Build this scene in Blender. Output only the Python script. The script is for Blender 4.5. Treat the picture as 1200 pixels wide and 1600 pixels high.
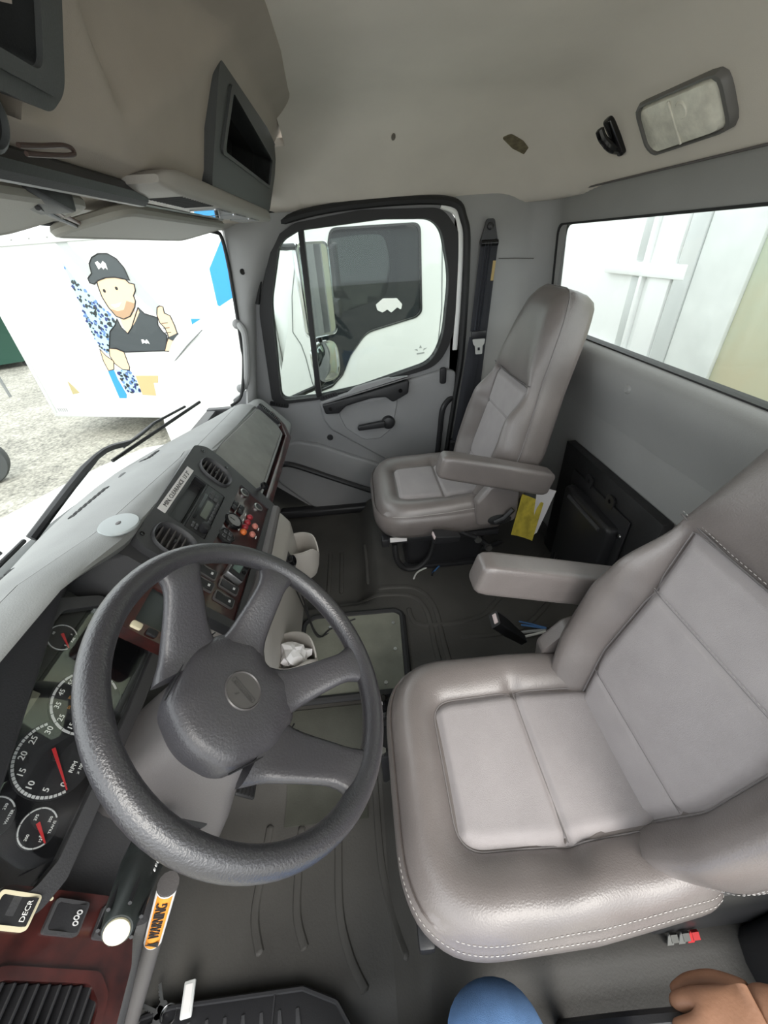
import bpy, bmesh, math, random
from mathutils import Matrix, Vector
random.seed(7)
PI = math.pi
for _o in list(bpy.data.objects):
    bpy.data.objects.remove(_o)
SC = bpy.context.scene
COL = SC.collection

# ------------------------------------------------------------------ camera, sky, sun, exposure
# world axes: x = across the cab towards the passenger door, y = towards the windscreen, z = up; cab floor of the driver footwell z = 0
cam_d = bpy.data.cameras.new('camera')
cam = bpy.data.objects.new('camera', cam_d)
COL.objects.link(cam)
cam_d.sensor_fit = 'VERTICAL'
cam_d.sensor_height = 36.0
cam_d.lens = 36.0 * 610.0 / 1600.0
cam_d.clip_start = 0.02
cam_d.clip_end = 300
_L = Vector((-59, -417, 610)).normalized()
_V = Vector((60, 890, 610)); _V = (_V - _L * _V.dot(_L)).normalized()
_F = _L.cross(_V)
_rows = (_L, _F, -_V)
cam.matrix_world = Matrix(((_rows[0][0], -_rows[0][1], -_rows[0][2], 0.0),
                           (_rows[1][0], -_rows[1][1], -_rows[1][2], 0.0),
                           (_rows[2][0], -_rows[2][1], -_rows[2][2], 1.35),
                           (0, 0, 0, 1)))
SC.camera = cam

world = bpy.data.worlds.new('overcast_sky')
SC.world = world
world.use_nodes = True
_bg = world.node_tree.nodes['Background']
_bg.inputs[0].default_value = (0.94, 0.98, 1.0, 1)
_bg.inputs[1].default_value = 1.0

sun_d = bpy.data.lights.new('sun', 'SUN')
sun_d.energy = 0.9
sun_d.angle = math.radians(35)
sun_d.color = (1.0, 0.95, 0.87)
sun = bpy.data.objects.new('sun', sun_d)
COL.objects.link(sun)
sun.location = (-2, -4, 6)
sun.rotation_euler = Vector((0.70, 0.25, -0.67)).to_track_quat('-Z', 'Y').to_euler()

SC.view_settings.view_transform = 'Standard'
SC.view_settings.look = 'None'
SC.view_settings.exposure = 1.65
SC.view_settings.gamma = 1.0
SC.view_settings.use_curve_mapping = False
SC.cycles.max_bounces = 10
SC.cycles.diffuse_bounces = 6
SC.cycles.transparent_max_bounces = 12
SC.cycles.caustics_reflective = False
SC.cycles.caustics_refractive = False
SC.cycles.use_denoising = True

# ------------------------------------------------------------------ materials
MATS = {}
def mat(name, col, rough=0.5, metal=0.0, bump=0.0, bscale=300.0, var=0.0, vscale=8.0, coat=0.0, col2=None, spec=0.5, emit=0.0):
    if name in MATS:
        return MATS[name]
    m = bpy.data.materials.new(name)
    m.use_nodes = True
    nt = m.node_tree
    b = nt.nodes['Principled BSDF']
    b.inputs['Base Color'].default_value = (*col, 1)
    b.inputs['Roughness'].default_value = rough
    b.inputs['Metallic'].default_value = metal
    b.inputs['Specular IOR Level'].default_value = spec
    if coat:
        b.inputs['Coat Weight'].default_value = coat
        b.inputs['Coat Roughness'].default_value = 0.08
    tc = nt.nodes.new('ShaderNodeTexCoord')
    if var or col2:
        n = nt.nodes.new('ShaderNodeTexNoise')
        n.inputs['Scale'].default_value = vscale
        n.inputs['Detail'].default_value = 6
        nt.links.new(tc.outputs['Object'], n.inputs['Vector'])
        r = nt.nodes.new('ShaderNodeValToRGB')
        r.color_ramp.elements[0].position = 0.32
        r.color_ramp.elements[1].position = 0.68
        if col2:
            c1, c2 = col, col2
        else:
            c1 = tuple(max(0, c * (1 - var)) for c in col); c2 = tuple(min(1, c * (1 + var)) for c in col)
        r.color_ramp.elements[0].color = (*c1, 1)
        r.color_ramp.elements[1].color = (*c2, 1)
        nt.links.new(n.outputs['Fac'], r.inputs['Fac'])
        nt.links.new(r.outputs['Color'], b.inputs['Base Color'])
    if bump:
        n2 = nt.nodes.new('ShaderNodeTexNoise')
        n2.inputs['Scale'].default_value = bscale
        n2.inputs['Detail'].default_value = 3
        nt.links.new(tc.outputs['Object'], n2.inputs['Vector'])
        bp = nt.nodes.new('ShaderNodeBump')
        bp.inputs['Strength'].default_value = bump
        bp.inputs['Distance'].default_value = 0.002
        nt.links.new(n2.outputs['Fac'], bp.inputs['Height'])
        nt.links.new(bp.outputs['Normal'], b.inputs['Normal'])
    if emit:
        b.inputs['Emission Color'].default_value = (*col, 1)
        b.inputs['Emission Strength'].default_value = emit
    MATS[name] = m
    return m

def glass_mat(name, tint, refl=0.06, rough=0.0):
    m = bpy.data.materials.new(name)
    m.use_nodes = True
    nt = m.node_tree
    nt.nodes.clear()
    out = nt.nodes.new('ShaderNodeOutputMaterial')
    tr = nt.nodes.new('ShaderNodeBsdfTransparent'); tr.inputs[0].default_value = (*tint, 1)
    gl = nt.nodes.new('ShaderNodeBsdfGlossy'); gl.inputs['Roughness'].default_value = rough
    mx = nt.nodes.new('ShaderNodeMixShader')
    lw = nt.nodes.new('ShaderNodeLayerWeight'); lw.inputs[0].default_value = 0.5
    pw = nt.nodes.new('ShaderNodeMath'); pw.operation = 'POWER'; pw.inputs[1].default_value = 5.0
    ma = nt.nodes.new('ShaderNodeMath'); ma.operation = 'MULTIPLY_ADD'; ma.inputs[1].default_value = 0.8; ma.inputs[2].default_value = refl
    nt.links.new(lw.outputs['Facing'], pw.inputs[0]); nt.links.new(pw.outputs[0], ma.inputs[0])
    nt.links.new(ma.outputs[0], mx.inputs[0])
    nt.links.new(tr.outputs[0], mx.inputs[1]); nt.links.new(gl.outputs[0], mx.inputs[2])
    nt.links.new(mx.outputs[0], out.inputs[0])
    MATS[name] = m
    return m

VINYL = mat('seat_vinyl', (0.165, 0.145, 0.139), 0.34, bump=0.3, bscale=380, var=0.12, vscale=7, spec=0.8)
FABRIC = mat('seat_fabric', (0.350, 0.322, 0.325), 0.8, bump=0.35, bscale=900, var=0.05, vscale=14)
STITCH = mat('stitch_thread', (0.46, 0.44, 0.42), 0.7)
SEAM = mat('seam_dark', (0.12, 0.11, 0.11), 0.7)  # dark grey for seam and crease lines
HEADL = mat('headliner_cloth', (0.74, 0.69, 0.63), 0.9, bump=0.2, bscale=700, var=0.05, vscale=4)
WALLG = mat('cab_wall_plastic', (0.31, 0.31, 0.305), 0.55, bump=0.2, bscale=350, var=0.04, vscale=5)
DOORG = mat('door_panel_plastic', (0.26, 0.26, 0.265), 0.5, bump=0.22, bscale=380, var=0.04, vscale=6)
PILLG = mat('pillar_plastic', (0.30, 0.30, 0.30), 0.5, bump=0.2, bscale=380)
DASHT = mat('dash_top_plastic', (0.27, 0.275, 0.27), 0.62, bump=0.25, bscale=420, var=0.07, vscale=9)
DASHD = mat('dash_dark_plastic', (0.048, 0.048, 0.051), 0.45, bump=0.25, bscale=420)
GLOVE = mat('glovebox_plastic', (0.25, 0.25, 0.235), 0.6, bump=0.25, bscale=420, var=0.12, vscale=16)
CONSG = mat('console_grey', (0.33, 0.31, 0.285), 0.5, bump=0.2, bscale=400)
OVERC = mat('overhead_charcoal', (0.060, 0.064, 0.065), 0.5, bump=0.2, bscale=420)
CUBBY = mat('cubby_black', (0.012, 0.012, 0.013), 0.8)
WHEELM = mat('wheel_leather', (0.036, 0.035, 0.040), 0.31, bump=0.4, bscale=380, spec=0.9)
PADM = mat('wheel_pad', (0.050, 0.048, 0.054), 0.40, bump=0.35, bscale=300, spec=0.7)
SHROUD = mat('column_plastic', (0.105, 0.098, 0.098), 0.5, bump=0.2, bscale=400)
WOOD = mat('burl_wood', (0.060, 0.013, 0.011), 0.28, var=0, vscale=30, col2=(0.014, 0.004, 0.004), coat=0.6)
BLACKP = mat('black_plastic', (0.018, 0.018, 0.02), 0.42, bump=0.1, bscale=400)
BLACKG = mat('gloss_black', (0.008, 0.008, 0.009), 0.12)
RUBBER = mat('rubber_seal', (0.012, 0.012, 0.013), 0.6)
FLOORM = mat('floor_mat', (0.042, 0.040, 0.037), 0.6, bump=0.3, bscale=200, vscale=3.2, col2=(0.070, 0.067, 0.062), spec=0.3)
HATCHM = mat('hatch_mat', (0.165, 0.17, 0.14), 0.7, bump=0.3, bscale=200, var=0.22, vscale=9)
WHITEP = mat('white_paint', (0.82, 0.83, 0.82), 0.35)
WHITEC = mat('white_card', (0.75, 0.73, 0.72), 0.6)
INK = mat('black_ink', (0.01, 0.01, 0.012), 0.6)
WINK = mat('white_ink', (0.8, 0.8, 0.78), 0.6)
CHROME = mat('chrome', (0.75, 0.76, 0.77), 0.12, metal=1.0)
STEEL = mat('steel', (0.5, 0.5, 0.5), 0.35, metal=1.0)
RED = mat('needle_red', (0.55, 0.03, 0.035), 0.5)
ORANGE = mat('sticker_orange', (0.85, 0.30, 0.03), 0.5)
CREAM = mat('cream_plastic', (0.75, 0.68, 0.48), 0.5)
YELLOWP = mat('yellow_paper', (0.50, 0.40, 0.05), 0.7, var=0.25, vscale=30)
DENIM = mat('denim', (0.15, 0.29, 0.56), 0.85, bump=0.5, bscale=900, var=0.18, vscale=14)
SKIN = mat('skin', (0.27, 0.135, 0.078), 0.55, bump=0.3, bscale=160, var=0.1, vscale=20)
WEB = mat('belt_webbing', (0.022, 0.023, 0.03), 0.75, bump=0.4, bscale=800)
BULBL = mat('lamp_lens', (0.85, 0.83, 0.74), 0.25, bump=0.6, bscale=60, var=0.15, vscale=24)
GLASS = glass_mat('window_glass', (0.72, 0.76, 0.74), 0.02)
GLASSC = glass_mat('clear_glass', (0.88, 0.90, 0.89), 0.02)
LENS = glass_mat('cluster_lens', (0.96, 0.97, 0.97))

# ------------------------------------------------------------------ mesh helpers
class B:
    """collects shapes into one bmesh; M maps local to world"""
    def __init__(self, M=None):
        self.bm = bmesh.new(); self.M = M or Matrix()
    def _add(self, t, M=None):
        X = self.M @ M if M else self.M
        bmesh.ops.transform(t, matrix=X, verts=t.verts)
        me = bpy.data.meshes.new('t'); t.to_mesh(me); t.free()
        self.bm.from_mesh(me); bpy.data.meshes.remove(me)
        return self
    def box(self, c, s, bev=0.0, seg=2, rot=None):
        t = bmesh.new(); bmesh.ops.create_cube(t, size=1)
        bmesh.ops.scale(t, vec=s, verts=t.verts)
        if bev:
            bmesh.ops.bevel(t, geom=t.edges[:], offset=min(bev, 0.49 * min(s)), segments=seg, profile=0.5, affect='EDGES')
        M = Matrix.Translation(c)
        if rot: M = M @ rot
        return self._add(t, M)
    def prism(self, pts, h0, h1, bev=0.0, seg=2, M=None):
        """pts in local xy, extruded from z=h0 to z=h1"""
        t = bmesh.new()
        vs = [t.verts.new((p[0], p[1], h0)) for p in pts]
        f = t.faces.new(vs)
        r = bmesh.ops.extrude_face_region(t, geom=[f])
        up = [v for v in r['geom'] if isinstance(v, bmesh.types.BMVert)]
        bmesh.ops.translate(t, vec=(0, 0, h1 - h0), verts=up)
        bmesh.ops.recalc_face_normals(t, faces=t.faces)
        if bev:
            zt = h1
            es = [e for e in t.edges if abs(e.verts[0].co.z - zt) < 1e-7 and abs(e.verts[1].co.z - zt) < 1e-7]
            bmesh.ops.bevel(t, geom=es, offset=bev, segments=seg, profile=0.5, affect='EDGES')
        return self._add(t, M)
    def plate(self, outer, holes, h0, h1, M=None):
        """flat plate with holes in local xy, from z=h0 to z=h1"""
        t = bmesh.new(); es = []
        for loop in [outer] + list(holes):
            vs = [t.verts.new((p[0], p[1], h0)) for p in loop]
            es += [t.edges.new((vs[i], vs[(i + 1) % len(vs)])) for i in range(len(vs))]
        bmesh.ops.triangle_fill(t, edges=es, use_beauty=True, use_dissolve=False)
        r = bmesh.ops.extrude_face_region(t, geom=t.faces[:])
        bmesh.ops.translate(t, vec=(0, 0, h1 - h0), verts=[v for v in r['geom'] if isinstance(v, bmesh.types.BMVert)])
        bmesh.ops.recalc_face_normals(t, faces=t.faces)
        return self._add(t, M)
    def tube(self, path, r, seg=10, closed=False, M=None, flat=None):
        """tube along a path; r number or list; flat=(normal, ratio) squashes the section along the normal"""
        P = [Vector(p) for p in path]; n = len(P)
        R = r if isinstance(r, (list, tuple)) else [r] * n
        rings = []; up = None
        for i in range(n):
            a = P[(i - 1) % n] if (closed or i > 0) else P[i]
            b = P[(i + 1) % n] if (closed or i < n - 1) else P[i]
            d = (b - a)
            d = d.normalized() if d.length > 1e-9 else Vector((0, 0, 1))
            if up is None:
                up = Vector((0, 0, 1)) if abs(d.z) < 0.9 else Vector((1, 0, 0))
            s = d.cross(up)
            s = s.normalized() if s.length > 1e-6 else d.orthogonal().normalized()
            up = s.cross(d).normalized()
            ring = []
            for k in range(seg):
                an = 2 * PI * k / seg
                o = s * math.cos(an) * R[i] + up * math.sin(an) * R[i]
                if flat:
                    fn = Vector(flat[0]).normalized()
                    o = o - fn * o.dot(fn) * (1 - flat[1])
                ring.append(P[i] + o)
            rings.append(ring)
        return self.loft(rings, closed, not closed, M)
    def loft(self, rings, closed=False, caps=True, M=None, wrap=True):
        t = bmesh.new()
        V = [[t.verts.new(p) for p in ring] for ring in rings]
        n = len(V); m = len(V[0])
        for i in range(n if closed else n - 1):
            a, b = V[i], V[(i + 1) % n]
            for k in range(m if wrap else m - 1):
                k2 = (k + 1) % m
                try: t.faces.new((a[k], a[k2], b[k2], b[k]))
                except ValueError: pass
        if caps and not closed and wrap:
            for ring in (V[0], V[-1]):
                try: t.faces.new(ring)
                except ValueError: pass
        bmesh.ops.recalc_face_normals(t, faces=t.faces)
        return self._add(t, M)
    def grid(self, rows, M=None, thick=0.0):
        t = bmesh.new()
        V = [[t.verts.new(p) for p in row] for row in rows]
        for i in range(len(V) - 1):
            for k in range(len(V[0]) - 1):
                t.faces.new((V[i][k], V[i][k + 1], V[i + 1][k + 1], V[i + 1][k]))
        bmesh.ops.recalc_face_normals(t, faces=t.faces)
        if thick:
            bmesh.ops.solidify(t, geom=t.faces[:], thickness=thick)
        return self._add(t, M)
    def slab(self, rows, off):
        """sheet through the rows, thickened by the offset vector"""
        o = Vector(off)
        return self.loft([[Vector(p) for p in r] + [Vector(p) + o for p in reversed(r)] for r in rows])
    def lathe(self, prof, c=(0, 0, 0), axis=(0, 0, 1), seg=32, M=None):
        """prof: (radius, height) list"""
        ax = Vector(axis).normalized()
        q = Vector((0, 0, 1)).rotation_difference(ax).to_matrix().to_4x4()
        rings = [[(r * math.cos(2 * PI * k / seg), r * math.sin(2 * PI * k / seg), h) for k in range(seg)] for r, h in prof]
        X = Matrix.Translation(c) @ q
        return self.loft(rings, False, True, M @ X if M else X)
    def ball(self, c, s, seg=20, M=None):
        t = bmesh.new(); bmesh.ops.create_uvsphere(t, u_segments=seg, v_segments=max(6, seg // 2), radius=1)
        bmesh.ops.scale(t, vec=s if not isinstance(s, (int, float)) else (s, s, s), verts=t.verts)
        X = Matrix.Translation(c)
        return self._add(t, M @ X if M else X)

ORIG = {}
def _props(o, label=None, cat=None, group=None, kind=None):
    if label: o['label'] = label
    if cat: o['category'] = cat
    if group: o['group'] = group
    if kind: o['kind'] = kind
    return o
def thing(name, loc, label, cat, group=None):
    o = bpy.data.objects.new(name, None); COL.objects.link(o)
    o.empty_display_size = 0.05
    o.location = loc; ORIG[o] = Vector(loc)
    return _props(o, label, cat, group)
def obj(name, b, m, parent=None, sharp=35, label=None, cat=None, group=None, kind=None):
    bm = b.bm
    if parent is not None:
        org = ORIG[parent]
    else:
        xs = [v.co for v in bm.verts]
        org = Vector(((min(v.x for v in xs) + max(v.x for v in xs)) / 2, (min(v.y for v in xs) + max(v.y for v in xs)) / 2, min(v.z for v in xs)))
    bmesh.ops.translate(bm, vec=-org, verts=bm.verts)
    me = bpy.data.meshes.new(name); bm.to_mesh(me); bm.free()
    for p in me.polygons: p.use_smooth = True
    me.set_sharp_from_angle(angle=math.radians(sharp))
    me.materials.append(m)
    o = bpy.data.objects.new(name, me); COL.objects.link(o)
    ORIG[o] = org
    if parent is not None: o.parent = parent
    else: o.location = org
    return _props(o, label, cat, group, kind)
def struct(name, b, m, parent=None, sharp=35, label=None):
    return obj(name, b, m, parent, sharp, label=label, kind='structure' if parent is None else None)

def arc(c, r, a0, a1, n):
    return [(c[0] + r * math.cos(a0 + (a1 - a0) * i / n), c[1] + r * math.sin(a0 + (a1 - a0) * i / n)) for i in range(n + 1)]
def rpoly(pts, rad, seg=5):
    """polygon with rounded corners; rad number or list"""
    n = len(pts); out = []
    R = rad if isinstance(rad, (list, tuple)) else [rad] * n
    for i in range(n):
        p = Vector(pts[i]); a = Vector(pts[i - 1]); b = Vector(pts[(i + 1) % n])
        da = (a - p); db = (b - p)
        ang = da.angle(db)
        r = R[i]
        if r <= 1e-6 or ang > PI - 0.02:
            out.append(tuple(p)); continue
        t = min(r / math.tan(ang / 2), 0.49 * da.length, 0.49 * db.length)
        p0 = p + da.normalized() * t; p1 = p + db.normalized() * t
        for k in range(seg + 1):
            u = k / seg
            q = p0 * (1 - u) ** 2 + p * 2 * u * (1 - u) + p1 * u * u
            out.append(tuple(q))
    return out
def rrect(x0, y0, x1, y1, r, seg=5):
    return rpoly([(x0, y0), (x1, y0), (x1, y1), (x0, y1)], r, seg)
def star(poly, c, n):
    """resample a star-shaped polygon by angle around c"""
    out = []
    m = len(poly)
    for k in range(n):
        a = 2 * PI * k / n; dx, dy = math.cos(a), math.sin(a); best = 0
        for i in range(m):
            x1, y1 = poly[i][0] - c[0], poly[i][1] - c[1]; x2, y2 = poly[(i + 1) % m][0] - c[0], poly[(i + 1) % m][1] - c[1]
            ex, ey = x2 - x1, y2 - y1
            den = dx * ey - dy * ex
            if abs(den) < 1e-12: continue
            t = (x1 * ey - y1 * ex) / den; s = (x1 * dy - y1 * dx) / den
            if t > 0 and -1e-6 <= s <= 1 + 1e-6: best = max(best, t)
        out.append((c[0] + dx * best, c[1] + dy * best))
    return out
def lerp(a, b, t): return a + (b - a) * t
def sstep(a, b, x):
    t = max(0.0, min(1.0, (x - a) / (b - a))); return t * t * (3 - 2 * t)
def interp(tab, x):
    if x <= tab[0][0]: return tab[0][1]
    for (x0, y0), (x1, y1) in zip(tab, tab[1:]):
        if x <= x1: return lerp(y0, y1, (x - x0) / (x1 - x0))
    return tab[-1][1]
def curve(pts, n=8, closed=False):
    """Catmull-Rom through points"""
    P = [Vector(p) for p in pts]; out = []; m = len(P)
    rng = range(m) if closed else range(m - 1)
    for i in rng:
        p0 = P[(i - 1) % m] if closed or i > 0 else P[i]; p1 = P[i]; p2 = P[(i + 1) % m]
        p3 = P[(i + 2) % m] if closed or i < m - 2 else p2
        for k in range(n):
            t = k / n
            out.append(0.5 * ((2 * p1) + (p2 - p0) * t + (2 * p0 - 5 * p1 + 4 * p2 - p3) * t * t + (3 * p1 - p0 - 3 * p2 + p3) * t ** 3))
    if not closed: out.append(P[-1])
    return out
def frame(o, tilt, yaw=0.0):
    """panel frame: local x across, y up in the panel, z out towards the seat; tilt leans the top forward"""
    r = math.radians(tilt); s, c = math.sin(r), math.cos(r)
    M = Matrix(((1, 0, 0, o[0]), (0, s, -c, o[1]), (0, c, s, o[2]), (0, 0, 0, 1)))
    if yaw: M = M @ Matrix.Rotation(math.radians(yaw), 4, 'Y')
    return M
def mframe(o, X, Y, Z):
    return Matrix(((X[0], Y[0], Z[0], o[0]), (X[1], Y[1], Z[1], o[1]), (X[2], Y[2], Z[2], o[2]), (0, 0, 0, 1)))
def text_b(body, size, M, depth=0.0004, ax='CENTER', sx=1.0):
    cu = bpy.data.curves.new('txt', 'FONT'); cu.body = body; cu.size = size; cu.align_x = ax; cu.align_y = 'CENTER'
    cu.extrude = depth; cu.resolution_u = 3
    o = bpy.data.objects.new('txt', cu); COL.objects.link(o)
    bpy.context.view_layer.update()
    me = bpy.data.meshes.new_from_object(o.evaluated_get(bpy.context.evaluated_depsgraph_get()))
    bpy.data.objects.remove(o); bpy.data.curves.remove(cu)
    b = B(); t = bmesh.new(); t.from_mesh(me); bpy.data.meshes.remove(me)
    b._add(t, M @ Matrix.Diagonal((sx, 1, 1, 1)))
    return b
def stitches(path, dash=0.0055, gap=0.004, r=0.0011, b=None):
    b = b or B()
    L = 0; P = [Vector(p) for p in path]; acc = 0; period = dash + gap
    seg = []
    for a, c in zip(P, P[1:]):
        seg.append((L, (c - a).length, a, c)); L += (c - a).length
    def at(s):
        for l0, l, a, c in seg:
            if s <= l0 + l + 1e-9: return a + (c - a) * ((s - l0) / l if l > 1e-9 else 0)
        return P[-1]
    s = 0
    while s + dash < L:
        b.tube([at(s), at(s + dash / 2), at(s + dash)], [r * .4, r * .75, r * .4], seg=4); s += period
    return b

# ------------------------------------------------------------------ the cab shell
def glass_y(x, z):
    """inner face of the curved windscreen"""
    yb = 0.875 - 0.27 * ((x - 0.92) / 0.87) ** 2
    yt = 0.64 - 0.14 * ((x - 0.92) / 1.0) ** 2
    return yb + (yt - yb) * (z - 0.76) / 0.66
def floor_z(x, y):
    well_d = sstep(0.74, 0.46, x) * sstep(-0.04, 0.05, y)
    well_p = sstep(1.13, 1.24, x) * sstep(-0.02, 0.10, y)
    toe = 0.35 * sstep(0.52, 0.86, y)
    edge = sstep(0.075, 0.115, x)
    return 0.10 - 0.10 * max(well_d, 0.85 * well_p) + toe - 0.02 * (1 - edge)
rows = []
ys = [-0.90 + 0.02 * i for i in range(90)]
for i in range(108):
    x = -0.12 + 0.02 * i
    rows.append([(x, y, floor_z(x, y)) for y in ys])
floor = struct('floor', B().slab(rows, (0, 0, -0.012)), FLOORM, label='dark grey moulded rubber floor mat of the cab')

def rib(path, w=0.011, h=0.006):
    pts = curve([(x, y, floor_z(x, y) + 0.0005) for x, y in path], 10)
    pts = [Vector((p.x, p.y, floor_z(p.x, p.y))) for p in pts]
    obj('rib', B().tube(pts, [w * .5] + [w] * (len(pts) - 2) + [w * .5], seg=8, flat=((0, 0, 1), h / w)), FLOORM, floor)
for p in ([(0.15, 0.005), (0.22, 0.03), (0.33, 0.055), (0.50, 0.06), (0.60, 0.06)],
          [(0.115, 0.105), (0.17, 0.14), (0.25, 0.165), (0.38, 0.17), (0.48, 0.17)],
          [(0.19, 0.245), (0.25, 0.27), (0.34, 0.275), (0.43, 0.275)],
          [(0.19, 0.35), (0.26, 0.375), (0.36, 0.37), (0.44, 0.365)],
          [(1.20, -0.86), (0.98, -0.60), (0.93, -0.46), (0.93, -0.30)],
          [(1.36, -0.80), (1.10, -0.50), (1.02, -0.40), (1.00, -0.25), (1.02, -0.14), (1.10, -0.12)],
          [(0.76, -0.20), (0.90, -0.195), (1.08, -0.19), (1.17, -0.13), (1.19, 0.02), (1.19, 0.2)],
          [(0.76, -0.235), (0.92, -0.23), (1.10, -0.225), (1.21, -0.16), (1.23, 0.0)],
          [(1.30, 0.04), (1.45, 0.04), (1.60, 0.045)], [(1.30, 0.17), (1.45, 0.17), (1.60, 0.17)], [(1.30, 0.23), (1.45, 0.23), (1.60, 0.23)]):
    rib(p)

# rear wall with the long window
MR = mframe((0, -0.87, 0), (1, 0, 0), (0, 0, 1), (0, -1, 0))
hole = rpoly([(-0.10, 1.005), (1.86, 1.005), (1.915, 1.375), (-0.10, 1.375)], 0.035)
wall_rear = struct('wall_rear', B(MR).plate([(-0.30, 0.05), (2.02, 0.05), (2.02, 1.56), (-0.30, 1.56)], [hole], 0, 0.03), WALLG, label='grey plastic rear cab wall')
prof = [(-0.868, 1.008), (-0.848, 1.0), (-0.832, 0.985), (-0.825, 0.96), (-0.828, 0.925), (-0.842, 0.885), (-0.858, 0.84), (-0.868, 0.78)]
obj('ledge', B().loft([[(x, y, z) for y, z in prof] for x in (-0.28, 0.4, 1.0, 1.6, 1.93)], caps=False, wrap=False), WALLG, wall_rear)
b = B().lathe([(0.0, 0.008), (0.010, 0.008), (0.013, 0.005), (0.015, 0)], (1.147, -0.828, 0.936), (0, 1, 0.1), 20)
obj('round_plug', b, WALLG, wall_rear, label='small round plug in the rear wall')
w1 = struct('window_1', B(MR).plate(hole, [[(lerp(0.9, p[0], 0.988), lerp(1.19, p[1], 0.965)) for p in hole]], -0.004, 0.034), RUBBER, label='long rear cab window')
obj('pane', B(MR).prism([(lerp(0.9, p[0], 0.997), lerp(1.19, p[1], 0.99)) for p in hole], 0.014, 0.018), GLASSC, w1)
obj('skirting', B().box((0.93, -0.855, 0.125), (2.1, 0.012, 0.06), 0.003), FLOORM, wall_rear)

# right rear corner and B-pillar
plan = [(2.0, -0.46), (2.0, -0.60), (1.998, -0.70)] + [(1.90 + 0.098 * math.cos(a), -0.775 - 0.095 * math.sin(a)) for a in [PI / 2 * k / 8 for k in range(9)]] + [(1.84, -0.871)]
b = B().loft([[(x, y, z) for x, y in plan] for z in (0.04, 0.5, 1.0, 1.3, 1.52)], caps=False, wrap=False)
wall_right = struct('wall_right', b, WALLG, label='grey rear corner pillar behind the passenger door')
obj('trim_crease', B().tube([(1.993, -0.66, 1.265), (1.985, -0.73, 1.262), (1.95, -0.80, 1.258)], 0.0022, 6), SEAM, wall_right)

# passenger door
MD = mframe((2.0, 0, 0), (0, -1, 0), (0, 0, 1), (-1, 0, 0))
def yz(pts): return [(-p[0], p[1]) for p in pts]
win = rpoly(yz([(0.40, 0.718), (0.355, 1.16), (0.275, 1.375), (0.19, 1.41), (-0.16, 1.43), (-0.395, 1.42), (-0.445, 1.21), (-0.425, 0.97), (-0.372, 0.848), (0.0, 0.752), (0.21, 0.722)]),
            [0.04, 0.3, 0.09, 0.09, 0.3, 0.10, 0.4, 0.3, 0.16, 0.3, 0.3], 8)
dout = rpoly(yz([(0.64, 0.74), (0.53, 0.80), (0.43, 1.14), (0.315, 1.39), (0.21, 1.445), (-0.07, 1.475), (-0.42, 1.468), (-0.49, 1.38), (-0.503, 1.26), (-0.503, 0.86), (-0.452, 0.40), (-0.43, 0.04), (0.33, 0.04), (0.64, 0.32)]),
             [0.01, 0.03, 0.05, 0.06, 0.06, 0.1, 0.06, 0.05, 0.05, 0.2, 0.05, 0.02, 0.1, 0.1])
door = struct('door_1', B(MD).plate(dout, [win], -0.05, 0.0), DOORG, label='grey passenger door with a divided window')
fout = rpoly(yz([(0.445, 0.725), (0.415, 1.14), (0.305, 1.385), (0.20, 1.436), (-0.07, 1.464), (-0.405, 1.455), (-0.478, 1.37), (-0.49, 1.25), (-0.47, 0.95), (-0.40, 0.83), (0.0, 0.738), (0.22, 0.708), (0.41, 0.70)]),
             [0.03, 0.3, 0.10, 0.10, 0.3, 0.10, 0.1, 0.3, 0.3, 0.16, 0.3, 0.3, 0.02], 8)
obj('window_frame', B(MD).plate(fout, [win], -0.045, 0.012), RUBBER, door, label='black rubber window frame')
obj('pane', B(MD).prism([(p[0], p[1]) for p in win], -0.030, -0.026), GLASS, door)
obj('window_divider', B(MD).prism(yz([(0.192, 1.42), (0.170, 1.425), (0.196, 0.72), (0.222, 0.715)]), -0.04, 0.004, 0.003), RUBBER, door)
obj('door_edge', B().tube(curve([(1.992, -0.40, 1.462), (1.99, -0.465, 1.43), (1.99, -0.487, 1.33), (1.99, -0.488, 1.10), (1.99, -0.482, 0.90)], 8), 0.012, 8, flat=((1, 0, 0), 0.4)), WHITEP, door, label='white painted door edge')
obj('door_seal', B().tube(curve([(1.985, 0.42, 1.16), (1.985, 0.325, 1.40), (1.985, 0.20, 1.455), (1.985, -0.08, 1.482), (1.985, -0.42, 1.475), (1.985, -0.495, 1.41), (1.985, -0.515, 1.28), (1.985, -0.515, 0.90), (1.985, -0.49, 0.66), (1.985, -0.455, 0.35)], 8), 0.016, 8), RUBBER, door, label='black rubber door seal')
# raised upper door panel with its seam, pull and crank
lobe = rpoly(yz([(0.215, 0.705), (0.20, 0.60), (0.17, 0.545), (-0.13, 0.33), (-0.44, 0.10), (-0.49, 0.55), (-0.492, 0.80), (-0.44, 0.815), (-0.37, 0.80), (0.0, 0.722)]), [0.03, 0.05, 0.05, 0.02, 0.02, 0.02, 0.03, 0.06, 0.08, 0.1])
obj('upper_panel', B(MD).prism(lobe, 0.0, 0.022, 0.012, 4), DOORG, door)
recess = rpoly(yz([(0.13, 0.66), (0.09, 0.55), (0.0, 0.475), (-0.09, 0.475), (-0.16, 0.53), (-0.18, 0.62), (-0.20, 0.70)]), 0.05)
rb = B(MD)
rc = (0.02, 0.585)
rg = star(recess, rc, 48)
rb.loft([[(lerp(rc[0], p[0], k), lerp(rc[1], p[1], k), h) for p in rg] for k, h in ((1.0, 0.0222), (0.97, 0.026), (0.90, 0.0255), (0.78, 0.0235), (0.5, 0.0225), (0.02, 0.0225))])
obj('crank_recess', rb, DOORG, door)
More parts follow.
